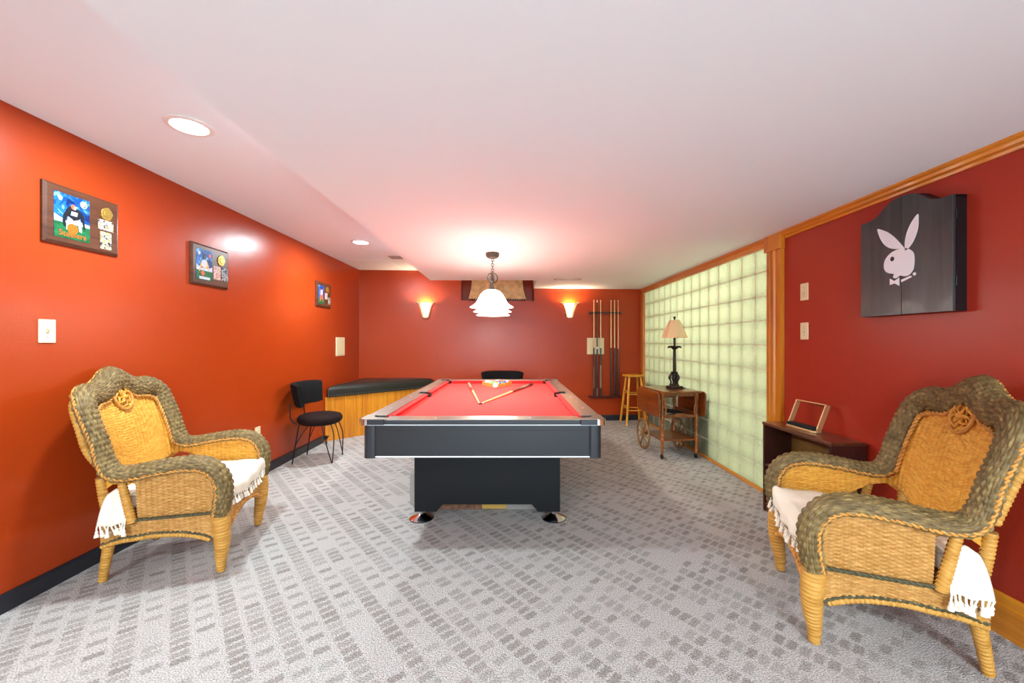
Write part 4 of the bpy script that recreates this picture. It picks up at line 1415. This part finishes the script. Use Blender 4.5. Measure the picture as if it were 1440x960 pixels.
# table lamp
TL = thing('table_lamp', 'bronze pedestal table lamp with linen shade on the tea cart', 'lamp', (1.822, 4.495, .7325), R(12))
MB().prism([(x, y) for x, y in rrect(-.075, .075, -.06, .06, .02, 3)], 0, .03).build('base', M['bronze'], TL, bevel=.005)
MB().lathe([(.055, .028), (.048, .045), (.03, .055), (.02, .06)], seg=18).build('base_step', M['bronze'], TL, smooth=40)
for k in range(5):
    a = 2 * PI * k / 5
    c, s = math.cos(a), math.sin(a)
    MB().tube(catmull([(.05 * c, .05 * s, .035), (.036 * c, .036 * s, .07), (.050 * c, .050 * s, .11), (.046 * c, .046 * s, .14), (.028 * c, .028 * s, .17), (.035 * c, .035 * s, .185)], 5),
              [.008] * 5 + [.010] * 5 + [.015] * 5 + [.012] * 5 + [.009] * 6, 8).build('carved_figure', M['bronze'], TL, smooth=60)
MB().lathe([(.02, .05), (.026, .10), (.03, .13), (.022, .16), (.026, .185), (.017, .195), (.019, .21), (.0165, .35), (.015, .43), (.022, .445), (.026, .455), (.012, .465), (.0135, .58)], seg=18).build('column', M['bronze'], TL, smooth=40)
for k in range(8):
    a = 2 * PI * k / 8
    c, s = math.cos(a), math.sin(a)
    MB().tube([(.012 * c, .012 * s, .44), (.04 * c, .04 * s, .468), (.062 * c, .062 * s, .466), (.074 * c, .074 * s, .452)], [.007, .012, .010, .003], 8).build('palm_leaf', M['bronze'], TL, smooth=60)
# eight-sided flared shade
vs, fs = [], []
lv = [(.145, .566), (.142, .572), (.112, .64), (.085, .70), (.060, .757), (.057, .763)]
for lay in (0, 1):
    for r_, z in lv:
        for k in range(8):
            a = 2 * PI * k / 8 + PI / 8
            vs.append(((r_ - .003 * lay) * math.cos(a), (r_ - .003 * lay) * math.sin(a), z))
nl = len(lv)
for lay in (0, 1):
    for i in range(nl - 1):
        for k in range(8):
            k2 = (k + 1) % 8
            q = (lay * nl * 8 + i * 8 + k, lay * nl * 8 + i * 8 + k2, lay * nl * 8 + (i + 1) * 8 + k2, lay * nl * 8 + (i + 1) * 8 + k)
            fs.append(q if lay == 0 else q[::-1])
for k in range(8):
    k2 = (k + 1) % 8
    fs.append((k, nl * 8 + k, nl * 8 + k2, k2))
    fs.append(((nl - 1) * 8 + k, (nl - 1) * 8 + k2, nl * 8 + (nl - 1) * 8 + k2, nl * 8 + (nl - 1) * 8 + k))
shd = MB().add(vs, fs).build('lamp_shade', M['linen'], TL)
MB().tube([(.0, .0, .58), (0, 0, .78)], .004, 8).build('harp_rod', M['bronze'], TL)
MB().tube([(-.057, 0, .76), (.057, 0, .76)], .002, 6).build('shade_spider', M['bronze'], shd)
MB().lathe([(.006, .765), (.008, .775), (.011, .785), (.017, .797), (.015, .803), (.002, .805)], seg=14).build('finial', M['bronze'], TL, smooth=40)
MB().tube(catmull([(.07, .02, .006), (.11, .03, .004), (.13, .0, .004), (.11, -.02, .004), (.08, -.015, .004)], 6), .003, 6).build('cord', M['bronze'], TL, smooth=60)

# ------------------------------------------------------------------ bookcase and the gold stand
BC = thing('bookcase', 'low dark walnut bookcase against the crimson wall', 'bookcase', (1.877, 2.362, 0))
D, W_, H_ = XR - .021 - 1.877, .64, .658
MB().box(-.004, D, -.004, W_ + .004, H_ - .02, H_).build('top_board', M['bookcase'], BC, bevel=.003)
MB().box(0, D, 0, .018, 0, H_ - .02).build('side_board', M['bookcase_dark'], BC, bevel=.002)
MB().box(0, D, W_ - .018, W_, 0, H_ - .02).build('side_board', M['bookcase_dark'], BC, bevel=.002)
MB().box(.004, D - .006, .018, W_ - .018, .335, .352).build('shelf', M['bookcase'], BC, bevel=.002)
MB().box(.004, D - .006, .018, W_ - .018, .05, .066).build('shelf', M['bookcase'], BC, bevel=.002)
MB().box(.008, .022, .018, W_ - .018, 0, .05).build('plinth', M['bookcase'], BC)
MB().box(D - .006, D, .018, W_ - .018, .066, H_ - .02).build('back_panel', M['bookcase_back'], BC)

GS = thing('gold_stand', 'pale gold open frame on a black padded base, on the bookcase', 'stand', (1.985, 2.735, .6585), R(3))
MB().prism(rrect(-.035, .035, -.13, .13, .025, 5), 0, .014).build('base', M['gold_metal'], GS, bevel=.003)
MB().prism(rrect(-.031, .031, -.127, .127, .022, 5), .014, .032).build('pad', M['black_felt'], GS, bevel=.006)


def frame_bar(p0, p1, wv, th):
    p0, p1 = Vector(p0), Vector(p1)
    d = (p1 - p0).normalized()
    wv = Vector(wv).normalized()
    n_ = d.cross(wv)
    vs = []
    for p in (p0, p1):
        for a, b in ((-1, -1), (1, -1), (1, 1), (-1, 1)):
            vs.append(p + wv * (.017 * a) + n_ * (th * b))
    return MB().add(vs, [(0, 3, 2, 1), (4, 5, 6, 7), (0, 1, 5, 4), (1, 2, 6, 5), (2, 3, 7, 6), (3, 0, 4, 7)])


lean = Vector((.065, 0, .165))
wn_ = Vector((.165, 0, -.065))
for y in (-.125, .125):
    frame_bar((0, y, .012), Vector((0, y, .012)) + lean, wn_, .004).build('upright', M['gold_metal'], GS, bevel=.002)
frame_bar(Vector((0, -.129, .012)) + lean, Vector((0, .129, .012)) + lean, wn_, .004).build('top_rail', M['gold_metal'], GS, bevel=.002)


# ------------------------------------------------------------------ wicker armchairs (local: faces +y, x to its right)
def weave(name, S, ul, vl, stake, strand, amp, mat, parent, rib=.0, su=6, sv=4, out=None, flip=False):
    nu, nv = max(4, int(ul / stake * su)), max(4, int(vl / strand * sv))
    U, V = np.meshgrid(np.linspace(0, 1, nu + 1), np.linspace(0, 1, nv + 1), indexing='ij')
    P = S(U, V)
    du, dv = np.gradient(P, axis=0), np.gradient(P, axis=1)
    nr = np.cross(du, dv)
    nr /= np.linalg.norm(nr, axis=2)[..., None] + 1e-12
    if flip:
        nr = -nr
    a, b = U * ul / stake, V * vl / strand
    j = np.floor(b + 1e-6)
    fr = b - j
    pr = np.sqrt(np.clip(1 - (2 * fr - 1) ** 2, 0, 1))
    hgt = amp * (pr * (.62 + .38 * np.cos(PI * (a + j))) - .55) + rib * np.abs(np.cos(PI * a))
    P = P + nr * hgt[..., None]
    me = bpy.data.meshes.new(name)
    nV = (nu + 1) * (nv + 1)
    I = np.arange(nV).reshape(nu + 1, nv + 1)
    q = np.stack([I[:-1, :-1], I[1:, :-1], I[1:, 1:], I[:-1, 1:]], -1).reshape(-1, 4)
    if flip:
        q = q[:, ::-1]
    nf = len(q)
    me.vertices.add(nV)
    me.vertices.foreach_set('co', P.reshape(-1).astype(np.float32))
    me.loops.add(nf * 4)
    me.loops.foreach_set('vertex_index', q.reshape(-1).astype(np.int32))
    me.polygons.add(nf)
    me.polygons.foreach_set('loop_start', (np.arange(nf) * 4).astype(np.int32))
    me.polygons.foreach_set('loop_total', np.full(nf, 4, np.int32))
    me.update(calc_edges=True)
    uvl = me.uv_layers.new(name='UVMap')
    uvv = np.stack([a.reshape(-1), b.reshape(-1)], 1)[q.reshape(-1)]
    # keep every face on its own strand
    ctr = uvv.reshape(nf, 4, 2)
    vmid = np.floor(ctr[:, :, 1].mean(1))[:, None]
    ctr[:, :, 1] = vmid + np.clip(ctr[:, :, 1] - vmid, .05, .95)
    uvl.data.foreach_set('uv', ctr.reshape(-1).astype(np.float32))
    me.materials.append(mat)
    me.polygons.foreach_set('use_smooth', np.ones(nf, bool))
    me.update()
    o = bpy.data.objects.new(name, me)
    COL.objects.link(o)
    o.parent = parent
    return o


def braid(path, rad, pitch, name, mat, parent, strands=2):
    P, ln = resample(np.array(path, float), max(8, int(len(path))))
    n = max(12, int(ln / pitch * 8))
    P, ln = resample(P, n)
    T = np.gradient(P, axis=0)
    T /= np.linalg.norm(T, axis=1)[:, None]
    up = np.array([0.3, 0.5, 0.81])
    A = np.cross(T, up)
    A /= np.linalg.norm(A, axis=1)[:, None] + 1e-9
    B = np.cross(T, A)
    m = MB()
    s = np.linspace(0, ln, n)
    for k in range(strands):
        ph = 2 * PI * s / pitch + 2 * PI * k / strands
        Q = P + (A * np.cos(ph)[:, None] + B * np.sin(ph)[:, None]) * rad * .8
        m.tube(Q, rad, 6)
    return m.build(name, mat, parent, smooth=70)


def wrapped(path, radii, name, mat, parent, seg=16, pitch=.008):
    """limb wrapped in cane: fine rings along the length, UV for strand tones"""
    ctl = np.concatenate([np.array(path, float), np.array(radii, float)[:, None]], 1)
    C = catmull(ctl, 8)
    ln = resample(C, 4)[1]
    n = max(8, int(ln / pitch * 4))
    C, _ = resample(C, n)
    P, rr = C[:, :3], C[:, 3]
    T = np.gradient(P, axis=0)
    T /= np.linalg.norm(T, axis=1)[:, None]
    a = np.cross(T[0], (1, 0, 0.0)) if abs(T[0][0]) < .9 else np.cross(T[0], (0, 1.0, 0))

    def S(U, V):
        out = np.zeros(U.shape + (3,))
        nrm_ = a / np.linalg.norm(a)
        ks = np.clip(np.round(V[0] * (n - 1)).astype(int), 0, n - 1)
        for c, k in enumerate(ks):
            nv_ = nrm_ - T[k] * np.dot(nrm_, T[k])
            nv_ /= np.linalg.norm(nv_)
            bv = np.cross(T[k], nv_)
            an = U[:, c] * 2 * PI
            out[:, c] = P[k] + rr[k] * (np.cos(an)[:, None] * nv_ + np.sin(an)[:, None] * bv)
        return out
    o = weave(name, S, 2 * PI * .04, ln, 2 * PI * .04 / 3, pitch, .0035, mat, parent, su=6, sv=4, flip=False)
    # end caps
    for k in (0, -1):
        MB().sphere(P[k], rr[k] * .98, 12, 6, .4).build('end_cap', M['w_seat'], o, smooth=60)
    return o


half_band = [  # x, y, z, normal
    (.318, .270, .325, 0, 1, 0), (.318, .288, .42, .05, 1, .05), (.320, .285, .51, .1, .95, .3), (.324, .235, .582, .12, .5, .8), (.328, .150, .606, .15, .05, 1),
    (.333, .02, .598, .15, 0, 1), (.338, -.105, .580, .1, .05, 1), (.338, -.180, .590, -.05, .45, .9), (.335, -.222, .650, -.25, .9, .4), (.332, -.250, .745, -.35, 1, .15),
    (.332, -.285, .845, -.35, 1, .2), (.318, -.315, .930, -.28, 1, .35), (.262, -.342, .975, -.12, 1, .45), (.165, -.356, .978, -.03, 1, .5), (.085, -.368, 1.005, 0, 1, .5)]
mid_pt = (0, -.380, 1.045, 0, 1, .5)
ctrl = half_band + [mid_pt] + [(-a, b, c, -d, e_, f_) for a, b, c, d, e_, f_ in half_band[::-1]]
BAND = catmull(ctrl, 10)
BAND, BLEN = resample(BAND, 700)
BC_, BN_ = BAND[:, :3], BAND[:, 3:6]
BT_ = np.gradient(BC_, axis=0)
BT_ /= np.linalg.norm(BT_, axis=1)[:, None]
BN_ = BN_ - BT_ * np.sum(BN_ * BT_, 1)[:, None]
BN_ /= np.linalg.norm(BN_, axis=1)[:, None]
BB_ = np.cross(BT_, BN_)
# width: arms .095, back sides .125, crest .13
tt_ = np.linspace(0, 1, 700)
BW_ = np.interp(np.abs(tt_ - .5) * 2, [0, .15, .4, .55, .7, .95, 1], [.135, .115, .115, .110, .100, .100, .085])
BTH_ = np.interp(np.abs(tt_ - .5) * 2, [0, .5, .62, 1], [.045, .040, .040, .045])


def band_at(U):
    f = U * 699
    i = np.clip(f.astype(int), 0, 698)
    w_ = (f - i)
    g_ = lambda A: A[i] * (1 - w_)[..., None] + A[i + 1] * w_[..., None] if A.ndim == 2 else A[i] * (1 - w_) + A[i + 1] * w_
    return g_(BC_), g_(BN_), g_(BB_), g_(BW_), g_(BTH_)


def wicker_chair(loc, rz, label):
    t = thing('wicker_armchair', label, 'armchair', loc, rz, 'honey and olive wicker armchairs')

    def SB(U, V):
        c, n_, b, w_, th = band_at(U)
        ph = R(-35) + V * R(250)
        return c + b * (w_ / 2 * np.cos(ph))[..., None] + n_ * (th * np.sin(ph))[..., None]
    weave('rolled_border', SB, BLEN, .185, .027, .0085, .0062, M['w_dark'], t, rib=.004, su=6, sv=4)
    # lining strip closing the back of the border
    m = MB()
    n = 120
    c, n_, b, w_, th = band_at(np.linspace(0, 1, n))
    vs, fs = [], []
    for i in range(n):
        for s in (-1, 1):
            vs.append(c[i] + b[i] * s * w_[i] * .41 - n_[i] * th[i] * .45)
    for i in range(n - 1):
        fs.append((2 * i, 2 * i + 1, 2 * i + 3, 2 * i + 2))
    m.add(vs, fs).build('border_lining', M['w_tan'], t, smooth=60)
    for s, nm in ((1, 'braid_edge'), (-1, 'braid_edge')):
        pth = c + b * (s * w_ * .47)[:, None] - n_ * (th * .25)[:, None]
        braid(pth, .0052, .042, nm, M['w_braid'], t)
    # pale wrapped frame behind the border, back only
    sel = slice(28, 92)
    fp = (c - n_ * .040 - b * (np.where(np.linspace(0, 1, n) < .5, 1, 1) * 0)[:, None])[sel]
    wrapped(fp[::6], [.016] * len(fp[::6]), 'back_frame', M['w_frame'] if False else M['w_leg'], t, pitch=.009)

    # inner back panel
    def zt(x):
        return np.interp(np.abs(x), [0, .07, .14, .225, .28, .31], [1.03, 1.0, .968, .962, .945, .90])

    def zb(x):
        return np.interp(np.abs(x), [0, .09, .13, .17, .22, .26, .31], [.40, .40, .43, .485, .515, .525, .53])

    def yb(z, x):
        return np.interp(z, [.35, .5, .6, .7, .8, .9, 1.0, 1.05], [-.205, -.222, -.235, -.252, -.277, -.313, -.352, -.372]) - .02 + .25 * np.abs(x) ** 2

    def SP(U, V):
        x = (U * 2 - 1) * .30
        z = zb(x) + (zt(x) - zb(x)) * V
        return np.stack([x, yb(z, x), z], -1)
    weave('back_panel', SP, .60, .56, .030, .0068, .0045, M['w_honey'], t, rib=.007, su=6, sv=3, flip=True)

    def SPb(U, V):
        p = SP(U, V)
        p[..., 1] -= .016
        return p
    weave('back_panel_outer', SPb, .60, .56, .030, .0102, .0045, M['w_tan'], t, rib=.003, su=4, sv=2)
    xs = np.linspace(-.295, .295, 60)
    zz = zb(xs)
    braid(np.stack([xs, yb(zz, xs) - .005, zz], 1), .007, .05, 'back_lower_edge', M['w_braid'], t)
    zz = zt(xs) - .045
    braid(np.stack([xs * .86, yb(zz, xs) + .012, zz], 1), .006, .045, 'inner_braid', M['w_braid'], t)
    for s in (-1, 1):
        zs = np.linspace(.60, .90, 30)
        xx = np.full(30, s * .268) + s * np.interp(zs, [.6, .7, .9], [.012, 0, -.012])
        braid(np.stack([xx, yb(zs, xx) + .014, zs], 1), .006, .045, 'inner_braid', M['w_braid'], t)
    # curled rosette at the crest
    rz_ = .935
    ry = float(yb(np.array(rz_), np.array(0.0))) + .018
    ros = MB().tube([(.072 * math.cos(a), ry - .30 * .072 * math.sin(a), rz_ + .070 * math.sin(a)) for a in np.linspace(0, 2 * PI, 41)[:-1]], .008, 8, True).build('rosette', M['w_braid'], t, smooth=60)
    for k in range(8):
        a0 = 2 * PI * k / 8
        cx_, cz_ = .034 * math.cos(a0), .034 * math.sin(a0)
        pts = []
        for q in np.linspace(0, 2 * PI, 17)[:-1]:
            px_, pz_ = cx_ + .029 * math.cos(q), cz_ + .029 * math.sin(q)
            pts.append((px_, ry - .30 * pz_ + .008 * math.sin(q * 2 + k), rz_ + pz_))
        MB().tube(pts, .0055, 6, True).build('curl', M['w_curl'], ros, smooth=60)
    MB().sphere((0, ry + .008, rz_), .015, 12, 8).build('knot', M['w_curl'], ros, smooth=60)

    # arms
    def arm_top(y):
        return np.interp(y, [-.20, -.105, .02, .15, .235, .275, .288], [.575, .575, .590, .598, .575, .52, .44])

    for s in (-1, 1):
        def SO(U, V, s=s):
            y = -.085 + U * .365
            z0 = .345
            z = z0 + (arm_top(y) - z0) * V
            return np.stack([np.full_like(y, s * .347) - s * .02 * (1 - V), y, z], -1)
        weave('arm_panel', SO, .365, .25, .024, .0080, .0045, M['w_tan'], t, rib=.0045, su=6, sv=3, flip=(s < 0))

        def SI(U, V, s=s):
            y = -.235 + U * .51
            z0 = np.interp(y, [-.235, -.19, -.12, -.05, .27], [.50, .535, .52, .47, .40])
            z = z0 + (arm_top(y) - z0) * V
            return np.stack([np.full_like(y, s * .300) - s * .0 * V, y, z], -1)
        weave('arm_inner_panel', SI, .51, .19, .024, .0080, .0045, M['w_honey'], t, rib=.0045, su=6, sv=3, flip=(s > 0))
        wrapped([(s * .345, -.10, .335), (s * .347, -.125, .46), (s * .345, -.150, .575)], [.021, .019, .018], 'arm_post', M['w_leg'], t)
        braid([(s * .345, y, .345) for y in np.linspace(-.1, .275, 20)], .005, .04, 'arm_seam', M['w_braid_dark'], t)

        # side apron with arched lower edge
        def ab(y):
            return np.interp(y, [-.25, -.16, -.02, .1, .2, .28], [.215, .245, .258, .25, .225, .18])

        def SA(U, V, s=s):
            y = -.255 + U * .53
            ztop = np.interp(y, [-.255, -.1, .28], [.315, .345, .345])
            z = ab(y) + (ztop - ab(y)) * V
            return np.stack([s * (.325 + .012 * V) - s * .03 * np.clip((-.1 - y) / .16, 0, 1), y, z], -1)
        weave('side_apron', SA, .53, .12, .024, .0080, .0045, M['w_tan'], t, rib=.0045, su=6, sv=3, flip=(s < 0))
        ys = np.linspace(-.255, .275, 40)
        xx = s * (.327 - .03 * np.clip((-.1 - ys) / .16, 0, 1))
        braid(np.stack([xx, ys, ab(ys) + .006], 1), .0045, .04, 'apron_seam', M['w_braid_dark'], t)
        wrapped(np.stack([xx - s * .006, ys, ab(ys) - .010], 1)[::6], [.0125] * 7, 'apron_rail', M['w_leg'], t, seg=10)
        # legs
        wrapped([(s * .310, .272, .345), (s * .312, .282, .26), (s * .304, .282, .16), (s * .292, .272, .07), (s * .286, .270, .006)], [.045, .043, .037, .027, .021], 'leg', M['w_leg'], t)
        wrapped([(s * .292, -.215, .275), (s * .272, -.24, .19), (s * .25, -.268, .08), (s * .236, -.285, .006)], [.027, .024, .021, .019], 'leg', M['w_leg'], t)
        # post carrying the back
        wrapped([(s * .285, -.215, .27), (s * .290, -.245, .42), (s * .30, -.258, .56)], [.022, .02, .02], 'back_post', M['w_leg'], t)

    # front apron, scalloped
    def fb(x):
        return np.interp(np.abs(x), [0, .1, .2, .28], [.275, .265, .235, .19])

    def SF(U, V):
        x = (U * 2 - 1) * .285
        z = fb(x) + (.37 - fb(x)) * V
        return np.stack([x, np.full_like(x, .285) - .0 * V, z], -1)
    weave('front_apron', SF, .57, .13, .024, .0080, .0045, M['w_tan'], t, rib=.0045, su=6, sv=3, flip=True)
    xs = np.linspace(-.285, .285, 30)
    braid(np.stack([xs, np.full(30, .288), fb(xs) + .002], 1), .008, .05, 'front_edge', M['w_braid'], t)

    def SR(U, V):
        x = (U * 2 - 1) * .285
        z = .225 + .10 * V
        return np.stack([x, np.full_like(x, -.25), z], -1)
    weave('rear_apron', SR, .57, .10, .024, .0080, .0045, M['w_tan'], t, su=4, sv=3)
    MB().prism(rrect(-.30, .30, -.24, .27, .03, 4), .335, .375).build('seat', M['w_seat'], t)
    return t


def copy_tree(o, parent=None):
    c = o.copy()
    COL.objects.link(c)
    c.parent = parent
    for ch in o.children:
        copy_tree(ch, c)
    return c


LCH = ((-1.921, 2.40, 0), R(15 - 90))
RCH = ((1.616, 1.836, 0), R(158 - 90))
wc = wicker_chair(LCH[0], LCH[1], 'wicker armchair with cream throw by the left wall under the switch')
wc2 = copy_tree(wc)
wc2.location, wc2.rotation_euler = RCH[0], (0, 0, RCH[1])
wc2['label'] = 'wicker armchair with cream throw in front of the dark bookcase'


def throw(loc, rz, sgn, label):
    """cream cloth over the seat; one flap slips out between arm post and back on the side sgn"""
    t = thing('fringed_throw', label, 'throw', (loc[0], loc[1], 0), rz, 'cream fringed throws on the wicker chairs')
    nx, ny = 48, 44
    vs, fs = [], []
    idx = {}
    rnd = random.Random(3)

    def wr(x, y):
        return .004 * math.sin(23 * x + 9 * y) + .003 * math.sin(41 * y - 17 * x + 1.0)
    for i in range(nx + 1):
        for j in range(ny + 1):
            u, v = i / nx, j / ny
            x = (u * 2 - 1) * .272
            y = -.225 + v * .60
            if y <= .285:
                z = .455 + .030 * math.cos(x / .272 * PI / 2) * math.cos((y - .02) / .27 * PI / 2 * .9) + wr(x, y)
                yy = y
            else:
                d_ = y - .285
                ang = min(d_ / .03, PI / 2)
                yy = .285 + .03 * math.sin(ang) + .006 * math.sin(40 * x) * (d_ / .09)
                z = .455 - .03 * (1 - math.cos(ang)) - max(0, d_ - .047) + wr(x, .285) * .5
                z -= .018 * math.cos(x * 9)
            vs.append((x, yy, z))
    for i in range(nx):
        for j in range(ny):
            a = i * (ny + 1) + j
            fs.append((a, a + ny + 1, a + ny + 2, a + 1))
    cl = MB().add(vs, fs).build('cloth', M['throw'], t, smooth=80)
    so = cl.modifiers.new('solid', 'SOLIDIFY')
    so.thickness = .008
    # bulk under the cloth
    MB().prism(rrect(-.265, .265, -.215, .272, .04, 5), .377, .445).build('padding', M['throw'], t, smooth=40, bevel=.015)
    # tucked flap through the gap beside the back
    vs, fs = [], []
    n1, n2 = 18, 20
    edge = []
    for i in range(n1 + 1):
        for j in range(n2 + 1):
            u, v = i / n1, j / n2
            y = -.118 - u * (.09 + .03 * v)
            if v < .35:
                q = v / .35
                x = .20 + .11 * q
                z = .475 - .005 * q + .02 * math.sin(PI * u) * q
            else:
                q = (v - .35) / .65
                x = .31 + .055 * q ** .8
                z = .47 + .02 * math.sin(PI * u) * (1 - q) - .135 * q ** 1.4 + .015 * u * (1 - q)
            z += .005 * math.sin(9 * u + 6 * v)
            x += .006 * math.sin(14 * u + 2 * v) * v
            vs.append((sgn * x, y, z))
            if j == n2:
                edge.append((sgn * x, y, z))
    for i in range(n1):
        for j in range(n2):
            a = i * (n2 + 1) + j
            q = (a, a + n2 + 1, a + n2 + 2, a + 1)
            fs.append(q if sgn > 0 else q[::-1])
    fl = MB().add(vs, fs).build('side_flap', M['throw'], t, smooth=80)
    fl.modifiers.new('solid', 'SOLIDIFY').thickness = .007
    # tassels: a knotted cord and a small skirt
    tm = MB().tube([(0, 0, 0), (.002, 0, -.012), (0, 0, -.022)], .0032, 6).lathe([(.009, -.046), (.0085, -.036), (.005, -.028), (.007, -.023), (.003, -.018)], seg=8).mesh('tassel', M['throw'], 60)
    for k in range(22):
        x = -.265 + .53 * k / 21
        i = int(round((x / .272 + 1) / 2 * nx))
        p = Vector((x, .318, .455 - .03 - .043 - .018 * math.cos(x * 9) + .004))
        link_part('tassel', tm, t, p, (R(rnd.uniform(-20, 20)), R(rnd.uniform(-25, 25)), 0))
    for k in range(9):
        p = Vector(edge[int(k * n1 / 8.01)])
        link_part('tassel', tm, t, p, (R(rnd.uniform(-15, 15)), R(rnd.uniform(-25, 25)), 0), (1.15, 1.15, 1.15))
    # side fringe at the near front corners
    for k in range(8):
        link_part('tassel', tm, t, (-sgn * .274, .285 - k * .03, .458), (R(rnd.uniform(-15, 15)), R(-sgn * 55), 0), (.8, .8, .8))
    return t


throw(LCH[0], LCH[1], 1, 'cream fringed cotton throw on the seat of the left wicker chair')
throw(RCH[0], RCH[1], -1, 'cream fringed cotton throw on the seat of the right wicker chair')
